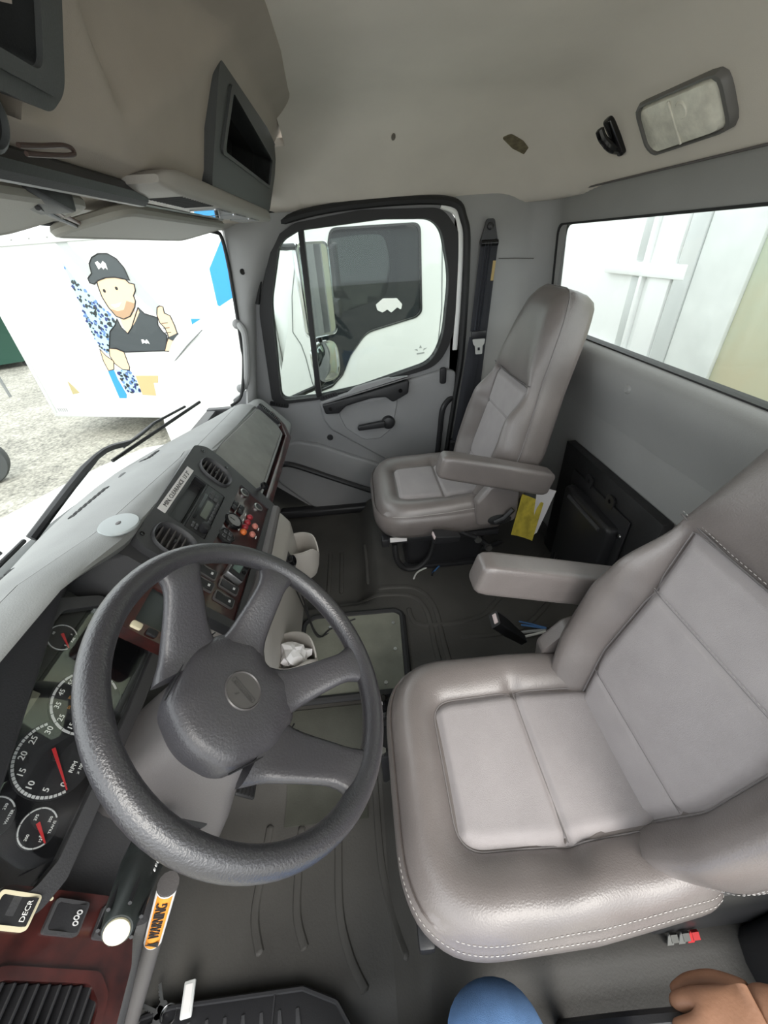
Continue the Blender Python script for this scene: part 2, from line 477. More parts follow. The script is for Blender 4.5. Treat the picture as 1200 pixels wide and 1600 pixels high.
pull = rpoly(yz([(0.195, 0.692), (0.185, 0.640), (0.115, 0.640), (0.075, 0.675), (-0.06, 0.705), (-0.13, 0.705), (-0.165, 0.675), (-0.245, 0.715), (-0.252, 0.775), (-0.235, 0.780), (0.0, 0.728)]), [0.01, 0.015, 0.015, 0.03, 0.1, 0.03, 0.02, 0.015, 0.015, 0.01, 0.1])
pp = obj('door_pull', B(MD).prism(pull, 0.020, 0.046, 0.007, 3), BLACKP, door, label='black door pull with two screws')
for yy, zz in ((0.155, 0.668), (-0.205, 0.733)):
    obj('screw', B(MD).lathe([(0.010, 0), (0.010, 0.002), (0.005, 0.002), (0.004, 0.0005), (0, 0.0005)], (-yy, zz, 0.0462), (0, 0, 1), 16), BLACKG, pp)
ledge = rpoly(yz([(0.20, 0.705), (0.195, 0.690), (0.0, 0.732), (-0.24, 0.785), (-0.25, 0.80), (-0.16, 0.795), (-0.15, 0.80), (0.02, 0.765), (0.06, 0.74)]), 0.01)
obj('grip_pocket', B(MD).prism(ledge, 0.020, 0.04, 0.006, 3), DOORG, door)
obj('crank_boss', B(MD).lathe([(0.036, 0), (0.036, 0.012), (0.030, 0.024), (0.020, 0.028), (0, 0.028)], (0.137, 0.565, 0.022), (0, 0, 1), 28), BLACKP, door)
obj('window_crank', B(MD).prism(rpoly(yz([(-0.12, 0.585), (0.02, 0.568), (0.03, 0.553), (0.02, 0.540), (-0.12, 0.548)]), 0.012), 0.040, 0.058, 0.006, 3), BLACKP, door, label='black window crank')
obj('lock_knob', B(MD).prism(rrect(0.408, 0.745, 0.44, 0.825, 0.014), 0.02, 0.036, 0.006, 3), BLACKP, door)
obj('round_plug', B(MD).lathe([(0.016, 0), (0.016, 0.006), (0.012, 0.010), (0, 0.010)], (-0.182, 0.497, 0.0), (0, 0, 1), 20), BLACKP, door)
for (y0, z0, y1, z1) in ((0.455, 0.708, 0.375, 0.688), (0.20, 0.718, 0.115, 0.735)):
    cy, cz = (y0 + y1) / 2, (z0 + z1) / 2
    a = math.atan2(z1 - z0, -(y1 - y0)); Rz = Matrix.Rotation(a, 4, 'Z')
    Mv = MD @ Matrix.Translation((-cy, cz, 0.022 if y0 < 0.3 else 0.0)) @ Rz
    v = obj('air_outlet', B(Mv).plate(rrect(-0.047, -0.012, 0.047, 0.012, 0.01), [rrect(-0.040, -0.007, 0.040, 0.007, 0.006)], 0, 0.005), BLACKP, door)
    obj('outlet_cavity', B(Mv).prism(rrect(-0.040, -0.007, 0.040, 0.007, 0.006), 0, 0.001), CUBBY, v)
    for k in range(6):
        obj('slat', B(Mv).box((-0.033 + 0.0132 * k, 0, 0.003), (0.003, 0.014, 0.003)), BLACKP, v)
pocket = rpoly(yz([(0.53, 0.36), (0.46, 0.475), (0.36, 0.50), (0.25, 0.47), (-0.25, 0.235), (-0.42, 0.15), (-0.42, 0.06), (0.33, 0.06), (0.50, 0.25)]), [0.03, 0.08, 0.08, 0.08, 0.05, 0.02, 0.02, 0.1, 0.08])
po = obj('map_pocket', B(MD).prism(pocket, 0.0, 0.03, 0.015, 4), DOORG, door)
obj('pocket_bar', B().tube(curve([(1.962, 0.47, 0.375), (1.955, 0.40, 0.37), (1.955, 0.20, 0.27), (1.955, -0.05, 0.145), (1.96, -0.25, 0.06)], 6), 0.015, 10), BLACKP, po)
obj('grab_bar', B().tube(curve([(1.99, -0.485, 0.665), (1.975, -0.455, 0.655), (1.965, -0.425, 0.61), (1.965, -0.415, 0.5), (1.965, -0.405, 0.38), (1.97, -0.40, 0.3)], 8), 0.015, 10), BLACKP, door, label='black vertical grab bar on the rear door edge')
obj('door_sill', B().box((1.965, 0.06, 0.05), (0.07, 0.95, 0.05), 0.015, 3), BLACKP, floor)

# A-pillar beside the windscreen and its grab handle
rows = []
for i in range(13):
    z = 0.70 + 0.77 * i / 12
    xw = interp([(0.7, 1.865), (0.85, 1.90), (1.42, 1.955), (1.5, 1.955)], z); yw = glass_y(xw, z) - 0.012
    yd = interp([(0.70, 0.53), (0.80, 0.505), (1.15, 0.425), (1.38, 0.285), (1.47, 0.16)], z)
    r = []
    for k in range(9):
        t = k / 8
        bul = math.sin(PI * t)
        r.append((lerp(xw, 2.0, t) - 0.028 * bul, lerp(yw, yd, t) - 0.018 * bul, z))
    rows.append(r)
tr1 = struct('trim_1', B().slab(rows, (0.010, 0.010, 0)), PILLG, label='grey pillar trim between windscreen and passenger door')
obj('screw_hole', B().lathe([(0.011, 0), (0.011, 0.003), (0.006, 0.001), (0, 0.001)], (1.932, 0.438, 1.283), (-0.7, -0.7, 0.05), 18), BLACKP, tr1)
gh = curve([(1.935, 0.510, 1.092), (1.905, 0.490, 1.083), (1.893, 0.478, 1.055), (1.890, 0.486, 0.99), (1.890, 0.506, 0.90), (1.893, 0.524, 0.85), (1.905, 0.545, 0.825), (1.935, 0.565, 0.812)], 6)
g = thing('grab_handle', (1.92, 0.53, 0.81), 'light grey grab handle on the windscreen pillar', 'handle')
obj('bar', B().tube(gh, 0.0145, 10), PILLG, g)
for p in ((1.918, 0.508, 1.092), (1.918, 0.563, 0.815)):
    mt = obj('mount', B().ball(p, (0.014, 0.02, 0.021), 14), PILLG, g)
    obj('screw', B().ball((p[0] - 0.010, p[1] - 0.012, p[2]), 0.0075, 10), BLACKP, mt)
# windscreen
zs = [0.735 + (1.455 - 0.735) * i / 14 for i in range(15)]
xs = [-0.08 + (1.955 + 0.08) * i / 40 for i in range(41)]
ws = B().grid([[(x, glass_y(x, z), z) for x in xs] for z in zs])
w2 = struct('window_2', ws, GLASSC, label='large curved windscreen')
edge = [(interp([(0.7, 1.865), (0.85, 1.90), (1.42, 1.955)], z), z) for z in zs]
path = [(x - 0.004, glass_y(x, z) - 0.006, z) for x, z in edge[3:-2]]
path = [(1.80, glass_y(1.80, .79) - 0.006, 0.775), (1.86, glass_y(1.86, .80) - 0.006, 0.80)] + path[1:-1] + [(1.94, glass_y(1.94, 1.40) - .006, 1.395), (1.90, glass_y(1.90, 1.42) - .006, 1.42)] + [(x, glass_y(x, 1.425) - 0.006, 1.425) for x in (1.7, 1.4, 1.1, 0.8, 0.5)]
obj('seal', B().tube(curve(path, 4), 0.007, 8), RUBBER, w2)

# headliner
def ceil_z(x, y):
    dx = max(0.0, (x - 1.50) / 0.52); dy = max(0.0, (-0.60 - y) / 0.27); df = max(0.0, (y + 0.05) / 0.35)
    q = (dx ** 2.2 + dy ** 2.6) ** (1 / 2.2)
    z = 1.685 - 0.215 * q ** 1.7 + 0.02 * math.exp(-((x - .9) ** 2 + (y + .2) ** 2) / .3)
    z -= 0.022 * math.exp(-((y - 0.30 + 0.25 * (x - 1.75)) / 0.05) ** 2) * sstep(1.3, 1.6, x)
    z += 0.006 * math.sin(9 * x + 7 * y) * sstep(1.45, 1.8, x)
    return max(z, 1.455)
rows = [[(x, y, ceil_z(x, y)) for y in [-0.88 + 0.025 * j for j in range(43)]] for x in [-0.32 + 0.026 * i for i in range(91)]]
ceiling = struct('ceiling', B().slab(rows, (0, 0, 0.02)), HEADL, label='beige cloth headliner')
rows = [[(x, y, ceil_z(x, y)) for y in [0.165 + 0.02 * j for j in range(14)]] for x in [1.735 + 0.0205 * i for i in range(15)]]
obj('front_corner', B().slab(rows, (0, 0, 0.02)), HEADL, ceiling)
obj('seam_line', B().tube([(x, -0.862, 1.470) for x in (0.0, 0.6, 1.2, 1.7, 1.86)] + [(1.93, -0.82, 1.468)], 0.0028, 8), SEAM, ceiling)

# ------------------------------------------------------------------ dashboard
LIP = [(-0.1, 0.508, 0.938), (0.48, 0.505, 0.935), (0.66, 0.497, 0.900), (1.09, 0.490, 0.872), (1.20, 0.487, 0.832), (1.75, 0.483, 0.785), (1.86, 0.470, 0.745)]
def lip(x): return interp([(a, b) for a, b, c in LIP], x), interp([(a, c) for a, b, c in LIP], x)
def seam(x):
    y, z = lip(x); return y + interp([(-0.1, 0.055), (0.6, 0.050), (1.05, 0.028), (1.2, 0.055), (1.86, 0.06)], x), z + 0.010
def dash_foot(x): return interp([(-.1, .78), (1.2, .775), (1.86, .735)], x)
dash = thing('dashboard', (0.92, 0.55, 0.5), 'grey moulded dashboard running across under the windscreen', 'dashboard')
XS = [-0.08 + 0.04 * i for i in range(49)]
rows = []
for x in XS:
    ys_, zs_ = seam(x); zg = dash_foot(x); yg = glass_y(x, zg) - 0.015
    r = []
    r.append((x, ys_ + 0.002, zs_ - 0.012))
    for k in range(13):
        t = k / 12
        r.append((x, lerp(ys_ + 0.002, yg, t), zs_ - 0.0015 - (zs_ - zg) * (0.25 * t + 0.75 * t ** 2.2)))
    rows.append(r)
front_pad = obj('front_pad', B().slab(rows, (0, 0, -0.006)), DASHT, dash)
rows = []
for x in XS:
    yl, zl = lip(x); ys_, zs_ = seam(x)
    kk = lerp(0.45, 1.0, sstep(0.50, 0.66, x))
    r = [(x, yl + 0.022, zl - 0.040 * kk), (x, yl + 0.002, zl - 0.030 * kk), (x, yl - 0.008, zl - 0.016 * kk), (x, yl - 0.006, zl - 0.004)]
    for k in range(6):
        t = k / 5
        r.append((x, lerp(yl + 0.004, ys_ - 0.0015, t), lerp(zl + 0.001, zs_, t) + 0.003 * math.sin(PI * t)))
    r.append((x, ys_ - 0.0015, zs_ - 0.012))
    rows.append(r)
obj('rear_pad', B().slab(rows, (0, 0.004, -0.003)), DASHT, dash)
BODY = [(-0.08, (.545, .915), (.610, .885), (.525, .730), (.415, .567), (.45, .50)),
        (0.575, (.545, .910), (.610, .880), (.525, .730), (.440, .605), (.47, .54)),
        (0.63, (.505, .875), (.488, .865), (.420, .775), (.340, .668), (.37, .59)),
        (1.10, (.500, .860), (.488, .850), (.420, .770), (.335, .662), (.37, .58)),
        (1.17, (.498, .825), (.486, .815), (.435, .745), (.380, .665), (.40, .60)),
        (1.80, (.490, .775), (.478, .765), (.438, .712), (.390, .640), (.41, .58)),
        (1.87, (.480, .735), (.470, .720), (.450, .690), (.425, .640), (.44, .60))]
rings = []
for row in BODY:
    x = row[0]; rings.append([(x, p[0], p[1]) for p in row[1:]] + [(x, 0.66, 0.52), (x, min(0.68, glass_y(x, .74) - 0.06), 0.70)])
obj('lower_body', B().loft(rings), DASHD, dash, sharp=50)
# rounded far end with its tall outlet
end_poly = rpoly([(0.560, 0.745), (0.475, 0.790), (0.345, 0.640), (0.365, 0.585), (0.46, 0.54), (0.58, 0.56)], [0.03, 0.05, 0.03, 0.03, 0.05, 0.05])
ME = mframe((0, 0, 0), (0, 1, 0), (0, 0, 1), (1, 0, 0))
obj('end_cap', B(ME).prism(end_poly, 1.76, 1.885, 0.03, 5), DASHT, dash)
# glovebox lid and its wood strip
MG = frame((0, 0.482, 0.812), 36)
lid = rpoly([(1.165, 0.018), (1.69, -0.038), (1.715, -0.060), (1.72, -0.150), (1.69, -0.182), (1.17, -0.182), (1.145, -0.150), (1.145, 0.0)], 0.02)
gl = obj('glovebox_lid', B(MG).prism(lid, -0.02, 0.008, 0.006, 3), GLOVE, dash)
lid2 = [(lerp(1.43, p[0], 1.022), lerp(-0.09, p[1], 1.09)) for p in lid]
obj('lid_surround', B(MG).plate(lid2, [lid], -0.02, 0.006), DASHT, dash)
strip = rpoly([(1.155, -0.205), (1.70, -0.205), (1.765, -0.165), (1.79, -0.10), (1.805, -0.105), (1.785, -0.19), (1.72, -0.235), (1.155, -0.235)], 0.006)
obj('wood_strip', B(MG).prism(strip, -0.02, 0.012, 0.004, 3), WOOD, dash, label='dark red wood trim strip')
vx = rpoly([(1.735, -0.035), (1.765, -0.045), (1.785, -0.15), (1.755, -0.155)], 0.008)
ev = obj('end_outlet', B(MG).plate([(lerp(1.76, p[0], 1.25), lerp(-.095, p[1], 1.08)) for p in vx], [vx], 0.0, 0.013), DASHD, dash)
obj('outlet_cavity', B(MG).prism(vx, 0.0, 0.006), CUBBY, ev)
for k in range(13):
    t = (k + .7) / 13.4
    cx = lerp(1.75, 1.770, t); cy = lerp(-0.04, -0.152, t)
    obj('slat', B(MG).box((cx, cy, 0.010), (0.030, 0.0035, 0.005)), DASHD, ev)
# defroster slots along the windscreen
def dash_top_z(x, y):
    ys_, zs_ = seam(x); zg = dash_foot(x); yg = glass_y(x, zg) - 0.015
    t = max(0, min(1, (y - ys_) / (yg - ys_))); return zs_ - 0.0015 - (zs_ - zg) * (0.25 * t + 0.75 * t ** 2.2)
def slot_row(x0, x1, n, dy):
    for k in range(n):
        x = lerp(x0, x1, (k + .5) / n); w = (x1 - x0) / n
        y = seam(x)[0] + dy; z = dash_top_z(x, y)
        obj('defroster_slot', B().box((x, y, z + 0.0005), (w * 0.72, 0.020, 0.003), 0.001, 1, Matrix.Rotation(math.radians(-18), 4, 'X')), CUBBY, front_pad)
slot_row(0.47, 0.64, 8, 0.175)
slot_row(0.80, 0.95, 8, 0.165)
slot_row(1.14, 1.27, 6, 0.16)
for x, dy in ((0.40, 0.14), (1.02, 0.165)):
    y = seam(x)[0] + dy
    obj('clip_mark', B().ball((x, y, dash_top_z(x, y)), (0.018, 0.007, 0.003), 14), DASHD, front_pad)

# instrument cluster
MC = frame((0, 0.5, 0.748), 33)
clu = thing('instrument_cluster', (0.354, 0.47, 0.68), 'black instrument cluster with white dials behind the steering wheel', 'instrument cluster')
chole = rpoly([(0.165, -0.050), (0.20, -0.064), (0.40, -0.064), (0.525, -0.058), (0.552, -0.03), (0.552, 0.07), (0.51, 0.115), (0.20, 0.115), (0.165, 0.09)], 0.02)
cout = [(lerp(0.358, p[0], 1.10), lerp(0.03, p[1], 1.22)) for p in chole]
obj('bezel', B(MC).plate(cout, [chole], -0.012, 0.016), DASHD, clu)
obj('face', B(MC).prism(chole, -0.012, -0.001), BLACKG, clu)
obj('clear_lens', B(MC).prism(chole, 0.009, 0.0105), LENS, clu, label='clear cover')
DIALR = mat('dial_ring', (0.62, 0.62, 0.62), 0.5)
AMBER = mat('amber_ink', (0.45, 0.22, 0.06), 0.6)
def sector(r0, r1, a0, a1, n, h=0.0004):
    P = []
    for i in range(n + 1):
        a = math.radians(lerp(a0, a1, i / n)); P.append((r1 * math.cos(a), r1 * math.sin(a)))
    for i in range(n, -1, -1):
        a = math.radians(lerp(a0, a1, i / n)); P.append((r0 * math.cos(a), r0 * math.sin(a)))
    return P
def gauge(cx, cy, r, a0, a1, labels, need, unit, tick):
    M = MC @ Matrix.Translation((cx, cy, 0))
    g = obj('gauge', B(M).lathe([(r * 1.04, -0.001), (r * 1.04, 0.0), (0, 0.0)], seg=40), BLACKP, clu)
    t = B(M); n = 24
    for i in range(n):   # band in two-sided strip so the sector stays convex
        aa, bb = lerp(a0, a1, i / n), lerp(a0, a1, (i + 1) / n)
        t.prism(sector(r * .93, r, aa, bb, 1), 0.0002, 0.0006)
    obj('scale_band', t, DIALR, g)
    t = B(M)
    for i in range(tick + 1):
        a = math.radians(lerp(a0, a1, i / tick))
        t.box((r * .965 * math.cos(a), r * .965 * math.sin(a), 0.0007), (r * .1, r * .018, 0.0006), rot=Matrix.Rotation(a, 4, 'Z'))
    obj('tick_marks', t, INK, g, kind='stuff')
    for txt, ang, rr, sz in labels:
        a = math.radians(ang)
        obj('numeral', text_b(txt, sz, M @ Matrix.Translation((rr * math.cos(a), rr * math.sin(a), 0.0006))), WINK, g)
    if unit:
        for txt, ux, uy, sz in unit:
            obj('lettering', text_b(txt, sz, M @ Matrix.Translation((ux, uy, 0.0006))), WINK, g)
    if need is not None:
        a = math.radians(need); ca, sa = math.cos(a), math.sin(a)
        obj('needle', B(M).prism([(r * .95 * ca + .0006 * sa, r * .95 * sa - .0006 * ca), (-r * .25 * ca + .0022 * sa, -r * .25 * sa - .0022 * ca), (-r * .25 * ca - .0022 * sa, -r * .25 * sa + .0022 * ca), (r * .95 * ca - .0006 * sa, r * .95 * sa + .0006 * ca)], 0.003, 0.0045), RED, g)
        obj('needle_hub', B(M).lathe([(r * .09, 0), (r * .09, 0.003), (0, 0.003)], seg=16), BLACKP, g)
gauge(0.311, 0.0, 0.052, 227, 42, [(str(v), 227 - v * 185 / 30, 0.0405, 0.0115) for v in (0, 5, 10, 15, 20, 25, 30)], 227, [('RPM', -0.004, -0.030, 0.0085), ('x 100', -0.003, -0.040, 0.0065)], 30)
gauge(0.397, 0.0, 0.052, 214, -42, [(str(v), 177 - (v - 15) * 2.85, 0.041, 0.0105) for v in (5, 15, 25, 35, 45, 55, 65, 75, 85)], None, None, 16)
g0 = clu.children[-1]
for txt, ang in (('30', 165), ('50', 132), ('70', 98), ('90', 70)):
    a = math.radians(ang)
    obj('numeral', text_b(txt, 0.0055, MC @ Matrix.Translation((0.397 + 0.026 * math.cos(a), 0.026 * math.sin(a), 0.0006))), AMBER, g0)
gauge(0.231, -0.026, 0.023, 232, -48, [('125', 225, 0.015, 0.0048), ('200', 150, 0.014, 0.0048), ('275', 40, 0.013, 0.0048), ('350', -40, 0.015, 0.0048)], 229, [('TRANS', 0.004, -0.0165, 0.0048), ('F', -0.008, -0.008, 0.004)], 8)
gauge(0.231, 0.030, 0.023, 232, -48, [('100', 225, 0.015, 0.0048), ('170', 110, 0.014, 0.0048), ('230', -25, 0.0145, 0.0048)], 225, [('WATER', 0.004, -0.0165, 0.0048)], 8)
gauge(0.476, 0.088, 0.023, 232, -48, [('E', 228, 0.015, 0.0045), ('1/2', 90, 0.015, 0.0045), ('F', -40, 0.015, 0.0045)], 232, [('FUEL', 0.004, -0.0165, 0.0045)], 4)
obj('display', B(MC).prism(rrect(0.325, 0.066, 0.383, 0.092, 0.002), -0.001, 0.0006), mat('lcd_grey', (0.20, 0.19, 0.14), 0.4), clu, label='small olive grey display')
obj('warning_symbol', B(MC).box((0.528, -0.006, 0.0), (0.006, 0.006, 0.002)), WINK, clu)

# centre stack
MS = frame((0, 0.487, 0.878), 37)
stk = thing('centre_stack', (0.87, 0.4, 0.66), 'charcoal centre panel with wood trim, knobs and switches', 'dash panel')
sout = rpoly([(0.665, 0.004), (1.085, 0.018), (1.118, -0.010), (1.123, -0.06), (1.098, -0.285), (0.585, -0.290), (0.575, -0.130), (0.655, -0.115), (0.655, -0.02)], [0.02, 0.03, 0.03, 0.03, 0.02, 0.02, 0.02, 0.03, 0.03], 4)
rad_hole = rrect(0.772, -0.124, 0.966, -0.024, 0.006, 3)
wood_hole = rpoly([(0.83, -0.150), (1.070, -0.150), (1.062, -0.262), (0.604, -0.262), (0.600, -0.140), (0.72, -0.140)], 0.008, 3)
def oval(cx, cy, rx, ry, n=28, p=2.6):
    out = []
    for i in range(n):
        a = 2 * PI * i / n; c, s = math.cos(a), math.sin(a)
        out.append((cx + rx * math.copysign(abs(c) ** (2 / p), c), cy + ry * math.copysign(abs(s) ** (2 / p), s)))
    return out
vo = [oval(1.036, -0.070, 0.042, 0.052), oval(0.713, -0.068, 0.042, 0.052)]
obj('surround', B(MS).plate(sout, [rad_hole, wood_hole] + vo, -0.02, 0.010), DASHD, stk)
obj('bottom_rail', B(MS).tube([(0.575, -0.290, 0.006), (0.85, -0.294, 0.008), (1.085, -0.288, 0.006)], 0.016, 10), SHROUD, stk)
obj('wood_panel', B(MS).prism(wood_hole, -0.015, 0.004, 0.001), WOOD, stk, label='dark red burl wood panel')
for (a, c) in ((0.682, 0.0), (1.085, -0.005), (1.095, -0.085), (0.668, -0.088)):
    obj('screw', B(MS).lathe([(0.005, 0), (0.005, 0.002), (0.002, 0.002), (0, 0.001)], (a, c - 0.004, 0.010), seg=12), BLACKG, stk)
# storage slot above the radio
sl = B(MS)
sl.plate(rrect(0.7722, -0.0685, 0.9658, -0.0242, 0.004, 3), [rrect(0.777, -0.064, 0.961, -0.029, 0.003, 3)], -0.012, 0.009)
obj('slot_frame', sl, BLACKP, stk)
sl = B(MS)
sl.box((0.869, -0.046, -0.10), (0.186, 0.036, 0.004)); sl.box((0.869, -0.0635, -0.05), (0.186, 0.003, 0.10)); sl.box((0.869, -0.0295, -0.05), (0.186, 0.003, 0.10))
sl.box((0.7765, -0.046, -0.05), (0.003, 0.036, 0.10)); sl.box((0.9615, -0.046, -0.05), (0.003, 0.036, 0.10))
obj('storage_slot', sl, CUBBY, stk)
# air vents of the stack
for i, o_ in enumerate(vo):
    cx = (min(p[0] for p in o_) + max(p[0] for p in o_)) / 2; cy = (min(p[1] for p in o_) + max(p[1] for p in o_)) / 2
    v = thing('air_vent', MS @ Vector((cx, cy, 0)), ('oval dashboard air vent right of the radio, next to the glovebox' if i == 0 else 'oval dashboard air vent left of the radio, above the steering wheel rim'), 'air vent', 'oval vents beside the radio')
    inn = [(lerp(cx, p[0], .80), lerp(cy, p[1], .80)) for p in o_]
    rr = B(MS); rr.loft([[(lerp(cx, p[0], k), lerp(cy, p[1], k), h) for p in o_] for k, h in ((0.995, -0.01), (0.995, 0.014), (0.95, 0.018), (0.86, 0.014), (0.80, 0.002), (0.79, -0.02))], caps=False)
    obj('ring', rr, DASHD, v)
    obj('cavity', B(MS).prism(inn, -0.024, -0.020), CUBBY, v)
    for k in range(6):
        yy = cy - 0.034 + 0.0136 * k
        hw = 0.0335 * (1 - abs((yy - cy) / 0.048) ** 3) 
        obj('slat', B(MS).box((cx, yy, 0.003), (2 * hw, 0.0035, 0.016), 0.001, 1, Matrix.Rotation(math.radians(-25), 4, 'X')), SHROUD, v)
    obj('slat_tab', B(MS).box((cx, cy, 0.011), (0.010, 0.006, 0.006), 0.002), BLACKP, v)
# radio
rad = thing('car_radio', MS @ Vector((0.868, -0.12, 0)), 'black slot-in radio with a small display, under the empty dash slot', 'radio')
obj('body', B(MS).prism(rrect(0.7735, -0.1225, 0.9645, -0.0690, 0.004, 3), -0.03, 0.010, 0.002), BLACKP, rad)
obj('display', B(MS).prism(rrect(0.835, -0.105, 0.905, -0.087, 0.002, 2), 0.009, 0.0115), mat('radio_lcd', (0.10, 0.11, 0.09), 0.2), rad)
obj('cassette_slot', B(MS).prism(rrect(0.815, -0.0815, 0.925, -0.0735, 0.002, 2), 0.009, 0.0112), BLACKG, rad)
obj('volume_knob', B(MS).lathe([(0.013, 0), (0.012, 0.016), (0.009, 0.018), (0, 0.018)], (0.800, -0.109, 0.010), seg=24), BLACKP, rad)
for k in range(7):
    obj('button', B(MS).box((0.832 + 0.0145 * k, -0.1145, 0.0115), (0.012, 0.007, 0.004), 0.0012, 1), DASHD, rad)
for k in range(4):
    obj('button', B(MS).box((0.788 + 0.011 * (k % 2), -0.083 - 0.010 * (k // 2), 0.0115), (0.009, 0.007, 0.004), 0.0012, 1), DASHD, rad)
    obj('button', B(MS).box((0.925 + 0.016 * (k % 2), -0.090 - 0.014 * (k // 2), 0.0115), (0.013, 0.010, 0.004), 0.0012, 1), DASHD, rad)
# clearance label stuck above the slot
lab = thing('clearance_label', MS @ Vector((0.873, -0.008, 0.011)), 'white MIN CLEARANCE strip label above the radio slot', 'label')
obj('strip', B(MS).prism(rrect(0.772, -0.0185, 0.975, 0.001, 0.001, 2), 0.0102, 0.0112), WHITEC, lab)
obj('lettering', text_b("MIN, CLEARANCE  13' 3\"", 0.0145, MS @ Matrix.Translation((0.8735, -0.0092, 0.0114)), sx=1.05), INK, lab)
# controls on the wood panel
for cx, cy in ((1.051, -0.172), (1.034, -0.229)):
    obj('socket_ring', B(MS).lathe([(0.015, 0.0), (0.015, 0.004), (0.0115, 0.005), (0.0115, 0.0), (0, 0.0)], (cx, cy, 0.004), seg=28), STEEL, stk)
    obj('socket_cap', B(MS).lathe([(0.0112, 0.0), (0.0112, 0.003), (0, 0.003)], (cx, cy, 0.004), seg=24), BLACKP, stk)
obj('round_dial', B(MS).lathe([(0.027, 0), (0.027, 0.008), (0.022, 0.012), (0.021, 0.008), (0, 0.008)], (0.900, -0.172, 0.004), seg=32), BLACKG, stk)
d = stk.children[-1]
obj('dial_face', B(MS).lathe([(0.0205, 0), (0.0205, 0.0012), (0, 0.0012)], (0.900, -0.172, 0.0115), seg=28), mat('dial_face', (0.22, 0.22, 0.22), 0.5), d)
obj('dial_needle', B(MS).box((0.900, -0.166, 0.0135), (0.002, 0.016, 0.001)), INK, d)
obj('button_ring', B(MS).lathe([(0.025, 0), (0.025, 0.006), (0.021, 0.008), (0.020, 0.006), (0, 0.006)], (0.833, -0.170, 0.004), seg=8), BLACKP, stk)
for k in range(4):
    obj('push_button', B(MS).box((0.825 + 0.016 * (k % 2), -0.163 - 0.015 * (k // 2), 0.011), (0.012, 0.011, 0.004), 0.002, 1), DASHD, stk)
for k in range(4):
    obj('push_button', B(MS).box((0.955 + 0.020 * (k % 2), -0.160 - 0.021 * (k // 2), 0.008), (0.017, 0.017, 0.008), 0.003, 2), BLACKP, stk)
PINKB = mat('pink_button', (0.55, 0.20, 0.16), 0.4); REDB = mat('red_button', (0.30, 0.02, 0.03), 0.35); ORB = mat('orange_button', (0.75, 0.18, 0.04), 0.35)
for (cx, cy, m_) in ((0.963, -0.214, REDB), (0.937, -0.213, REDB), (0.913, -0.211, REDB), (0.890, -0.211, ORB), (0.943, -0.238, PINKB), (0.904, -0.238, PINKB)):
    obj('indicator_lamp', B(MS).lathe([(0.0095, 0), (0.0095, 0.003), (0.0075, 0.007), (0.004, 0.009), (0, 0.009)], (cx, cy, 0.004), seg=18), m_, stk)
    obj('indicator_mark', B(MS).box((cx, cy + 0.014 if cy > -0.22 else cy - 0.014, 0.0045), (0.011, 0.0028, 0.0008)), WINK, stk)
for (cx, cy) in ((0.690, -0.160), (0.655, -0.163), (0.685, -0.222), (0.645, -0.221)):
    s_ = obj('rocker_switch', B(MS).plate(rrect(cx - .014, cy - .026, cx + .014, cy + .026, .006), [rrect(cx - .011, cy - .022, cx + .011, cy + .022, .004)], 0.002, 0.009), SHROUD, stk)
    obj('rocker', B(MS).loft([[(cx + a * .0105, cy + s, h) for a, h in ((-1, .002), (-1, hh), (1, hh), (1, .002))] for s, hh in ((-.0215, .013), (0, .007), (.0215, .010))]), BLACKP, s_)
    obj('symbol', B(MS).box((cx, cy - 0.012, 0.0112), (0.006, 0.005, 0.0015), rot=Matrix.Rotation(-.2, 4, 'X')), DIALR, s_)
kn = thing('lighter_plug', MS @ Vector((1.11, -0.21, 0)), 'small round black lighter plug at the glovebox corner of the centre panel', 'plug')
obj('stem', B(MS).tube([(1.105, -0.205, 0.0), (1.108, -0.210, 0.03)], 0.006, 10), BLACKP, kn)
obj('cap', B(MS).lathe([(0.009, 0), (0.013, 0.004), (0.013, 0.010), (0.010, 0.014), (0, 0.014)], (1.108, -0.211, 0.028), (0, -0.1, 1), 20), BLACKG, kn)
# small meter clipped to the wood panel
cb = thing('fare_meter', MS @ Vector((0.748, -0.235, 0)), 'silver framed small digital meter mounted on the wood panel', 'meter')
Mm = MS @ Matrix.Translation((0.748, -0.226, 0.012)) @ Matrix.Rotation(math.radians(-8), 4, 'Z')
obj('case', B(Mm).box((0, 0, 0), (0.092, 0.046, 0.030), 0.004), STEEL, cb)
obj('screen', B(Mm).box((0, 0.006, 0.0155), (0.062, 0.022, 0.002)), mat('meter_lcd', (0.14, 0.20, 0.18), 0.2), cb)
obj('bezel', B(Mm).plate(rrect(-.044, -.021, .044, .021, .003), [rrect(-.031, -.005, .031, .017, .002)], .0145, .018), BLACKP, cb)
for k in range(3):
    obj('button', B(Mm).lathe([(0.005, 0), (0.005, 0.004), (0, 0.004)], (-0.02 + 0.02 * k, -0.013, 0.018), seg=12), BLACKG, cb)
# dark screen pod left of the stack, over the cluster corner
sp = thing('dash_screen', MS @ Vector((0.55, -0.12, -0.02)), 'dark screen in wood trim partly behind the steering wheel spoke', 'screen')
obj('wood_surround', B(MS).plate(rrect(0.487, -0.165, 0.640, -0.050, 0.012), [rrect(0.510, -0.150, 0.592, -0.078, 0.003)], -0.035, -0.004), WOOD, sp)
obj('screen', B(MS).prism(rrect(0.509, -0.151, 0.593, -0.077, 0.003), -0.03, -0.010), mat('dark_screen', (0.020, 0.026, 0.025), 0.15), sp)
for k in range(2):
    obj('side_switch', B(MS).prism(rrect(0.492 + 0.0 * k, -0.095 - 0.03 * k, 0.505, -0.075 - 0.03 * k, 0.004), -0.004, 0.002, 0.002), CREAM if k == 0 else BLACKP, sp)

